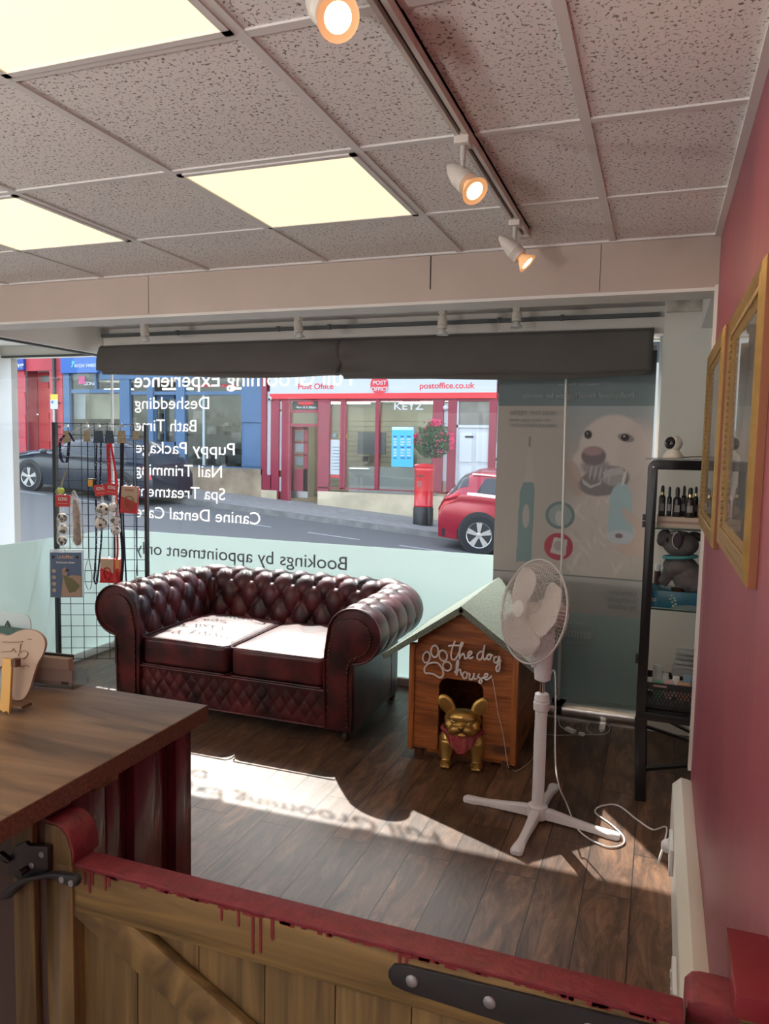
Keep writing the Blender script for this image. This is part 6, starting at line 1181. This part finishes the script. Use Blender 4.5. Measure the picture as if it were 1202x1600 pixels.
# ------------------------------------------------------------------ cars
def car(name, label, x_tail, direction, ycen, L, H, W, top, belt, paintm, r, wheels, ground=None, glassm=None, tailm=None):
    """side profile stations: top / belt are lists of (fraction from tail, height)"""
    def lerp(tab, t):
        for (a, b), (c, d) in zip(tab, tab[1:]):
            if t <= c: k = (t-a)/(c-a); k = k*k*(3-2*k)*.4+k*.6; return b+(d-b)*k
        return tab[-1][1]
    def gz(x): return road_z(x)+.0
    t = thing(name, label, 'car', (x_tail+direction*L/2, ycen, gz(x_tail+direction*L/2)))
    X = lambda f: x_tail+direction*L*f
    slope = -.072
    def sec(f, v):   # v 0..1 from sill up over the roof to the other sill
        zt = lerp(top, f)*H; zb = lerp(belt, f)*H; s = 1-2*v; sg = 1 if s >= 0 else -1; q = 1-abs(s)   # q 0 at sill, 1 at the centre line
        hw = W/2*(1-.16*max(0,(abs(f-.5)-.38)/.12)**1.7)
        z0 = .10*H+.05
        if q < .5:
            k = q/.5; z = z0+(zb-z0)*k; y = hw*(.955+.045*math.sin(k*PI*.9))
        else:
            k = (q-.5)/.5; roofw = .74 if zt-zb > .12 else .86
            a = k*PI/2; z = zb+(zt-zb)*math.sin(a)**.8 ; y = hw*(1.0-(1-roofw)*min(1,k*1.7)) if k < .58 else hw*roofw*(1-((k-.58)/.42)**1.15)
            y = max(y, 0)
        xx_ = X(f); return Vector((xx_, ycen-sg*y, z+gz(xx_)))
    m = MB(); m.surf(lambda u, v: sec(.5-.5*math.cos(u*PI), v), 70, 48)
    n_ = 49
    m.f.append(tuple(range(n_))); m.m.append(0); m.f.append(tuple(70*n_+j for j in range(n_))); m.m.append(0)
    body = obj('body', m, paintm, t, smooth=40)
    for f in wheels:
        for sgn_ in (-1, 1):
            xw = X(f); zw = gz(xw)+r; yw = ycen+sgn_*(W/2-.09); d = Vector((0,sgn_,0))
            m = MB(); m.lathe([(r*1.13,-.03),(r*1.13,.096),(r*1.0,.098),(r*1.0,-.03)], (xw,yw,zw+.03), d, 36); m.lathe([(0,.02),(r*1.0,.02),(r*1.12,.094)], (xw,yw,zw+.03), d, 36); obj('wheel_arch', m, M_blackp, body)
            m = MB(); m.lathe([(r*.66,-.08),(r*.93,-.09),(r,-.05),(r,.07),(r*.95,.10),(r*.70,.105),(r*.66,.08)], (xw,yw,zw), d, 40); wh = obj('wheel', m, mat('tyre', (.02,.02,.022), .8), t)
            m = MB(); m.lathe([(0,.04),(r*.66,.04),(r*.68,.02),(0,.02)], (xw,yw,zw), d, 36); obj('rim_back', m, M_blackp, wh)
            m = MB(); m.lathe([(r*.60,.085),(r*.68,.10),(r*.69,.08),(r*.60,.07)], (xw,yw,zw), d, 36); m.lathe([(0,.10),(r*.14,.095),(r*.15,.06)], (xw,yw,zw), d, 16)
            for k in range(5):
                a = 2*PI*k/5+.3
                for da in (-.13,.13): m.bar((xw+math.cos(a)*r*.1, yw+sgn_*.085, zw+math.sin(a)*r*.1), (xw+math.cos(a+da)*r*.64, yw+sgn_*.088, zw+math.sin(a+da)*r*.64), .045*r/.33, .02, (0,1,0))
            obj('alloy_spokes', m, mat('alloy', (.58,.56,.54), .3, metal=.8), wh)
    return t, X, gz, sec
def sidepatch(par, nm, pts, X, gz, sec, H, mt, off=.006, ysgn=-1, side=None):
    """glass/lamp patch following the car's flank: pts are (fraction, v) on the section"""
    m = MB(); n = 8; (a, b, c, d) = pts
    def Fp(u, v):
        f = (a[0]*(1-u)+b[0]*u)*(1-v)+(d[0]*(1-u)+c[0]*u)*v; w = (a[1]*(1-u)+b[1]*u)*(1-v)+(d[1]*(1-u)+c[1]*u)*v
        p = sec(f, w); return p+Vector((0,-off if w < .5 else off, off*.6))
    m.surf(Fp, 12, 8); return obj(nm, m, mt, par, smooth=80)
M_cglass = mat('car_glass', (.02,.025,.03), .08, coat=.5); M_cred = mat('car_red', (.36,.010,.03), .28, metal=.35, coat=1); M_cblue = mat('car_navy', (.013,.020,.036), .30, metal=.2, coat=.45); M_tail = mat('tail_lamp', (.55,.01,.015), .15, emit=(.8,.01,.01), estr=.12)
# red SUV: tail towards the left, front hidden behind the banner
rx = F(689,800,13.9)[0]
t, X, gz, sec = car('red_suv', 'red SUV parked at the right, its front hidden behind the banner', rx, 1, 14.5, 4.5, 1.62, 1.85,
  [(0,.50),(.015,.60),(.05,.72),(.10,.90),(.16,.975),(.35,1.0),(.55,.985),(.70,.80),(.75,.66),(.9,.60),(.98,.50),(1,.40)], [(0,.46),(.03,.58),(.1,.64),(.5,.63),(.75,.60),(.95,.52),(1,.38)], M_cred, .355, (.185,.80))
sidepatch(t, 'side_glass', ((.17,.268),(.66,.262),(.57,.36),(.20,.355)), X, gz, sec, 1.62, M_cglass); sidepatch(t, 'rear_glass', ((.055,.29),(.13,.30),(.115,.5),(.045,.5)), X, gz, sec, 1.62, M_cglass)
sidepatch(t, 'tail_lamp', ((.008,.205),(.10,.235),(.095,.262),(.012,.262)), X, gz, sec, 1.62, M_tail); sidepatch(t, 'sill_cladding', ((.02,.005),(.98,.005),(.98,.06),(.02,.06)), X, gz, sec, 1.62, M_blackp)
sidepatch(t, 'window_trim', ((.13,.255),(.66,.252),(.66,.262),(.13,.266)), X, gz, sec, 1.62, M_chrome); m = MB(); m.bar(sec(.14,.37)+Vector((0,0,.05)), sec(.56,.37)+Vector((0,0,.05)), .03, .025); obj('roof_rail', m, M_chrome, t)
# dark car: nose towards the left
nx = F(36,735,14.0)[0]; tx = F(252,760,14.0)[0]
t, X, gz, sec = car('dark_estate_car', 'dark blue car parked behind the wire display', tx, -1, 14.45, tx-nx, 1.42, 1.8,
  [(0,.52),(.02,.68),(.06,.80),(.12,.92),(.22,.99),(.45,1.0),(.58,.94),(.70,.74),(.76,.70),(.9,.66),(.97,.56),(1,.40)], [(0,.48),(.05,.66),(.5,.66),(.75,.64),(.95,.54),(1,.38)], M_cblue, .33, (.19,.84))
sidepatch(t, 'side_glass', ((.14,.262),(.68,.255),(.60,.36),(.2,.365)), X, gz, sec, 1.42, M_cglass); sidepatch(t, 'windscreen', ((.62,.36),(.71,.30),(.71,.5),(.62,.5)), X, gz, sec, 1.42, M_cglass)
sidepatch(t, 'tail_lamp', ((.003,.19),(.05,.20),(.05,.245),(.01,.245)), X, gz, sec, 1.42, M_tail); sidepatch(t, 'headlamp', ((.955,.21),(.995,.20),(.99,.235),(.955,.25)), X, gz, sec, 1.42, mat('headlamp', (.5,.55,.6), .1))
m = MB(); [m.ell((X(.72), 14.45+s*.94, gz(X(.7))+.97), (.09,.07,.06)) for s in (-1,)]; obj('door_mirror', m, M_cblue, t, smooth=180)
# front facade of this building (keeps daylight out of the room)
m = MB(); m.box((-5,4.50,-.8), (-4.70,4.56,4)); m.box((0,4.48,-.8), (.7,4.56,4)); m.box((-4.7,4.47,-.8), (0,4.52,-.02)); struct('wall_front_outer', m, mat('outer_wall', (.4,.38,.35), .8))

# every countable small part is a mesh of its own
def split_islands(o):
    me = o.data; bm = bmesh.new(); bm.from_mesh(me); bm.verts.ensure_lookup_table(); seen = set(); groups = []
    for v in bm.verts:
        if v.index in seen: continue
        st = [v]; g = set()
        while st:
            w = st.pop()
            if w.index in g: continue
            g.add(w.index); st += [e.other_vert(w) for e in w.link_edges]
        seen |= g; groups.append(g)
    bm.free()
    if len(groups) < 2: return
    for k, g in enumerate(groups):
        fs = [p for p in me.polygons if p.vertices[0] in g]; ids = sorted(g); mp = {a: i for i, a in enumerate(ids)}
        nm = bpy.data.meshes.new(me.name); nm.from_pydata([me.vertices[a].co[:] for a in ids], [], [[mp[a] for a in p.vertices] for p in fs])
        for mt in me.materials: nm.materials.append(mt)
        nm.shade_smooth(); nm.set_sharp_from_angle(angle=math.radians(35))
        if k == 0: first = nm
        else:
            c = o.copy(); c.data = nm; COL.objects.link(c)
    o.data = first
SPLIT = ('corner_post','inner_ear','eye','hinge','ear','switch','paint_drip','screw','strip_light','wheel_arch','window_trim','screen','stabiliser_foot','push_button','cross_brace','header_stud','floor_batten')
for o in list(bpy.data.objects):
    if o.type == 'MESH' and o.parent is not None and o.name.split('.')[0] in SPLIT: split_islands(o)
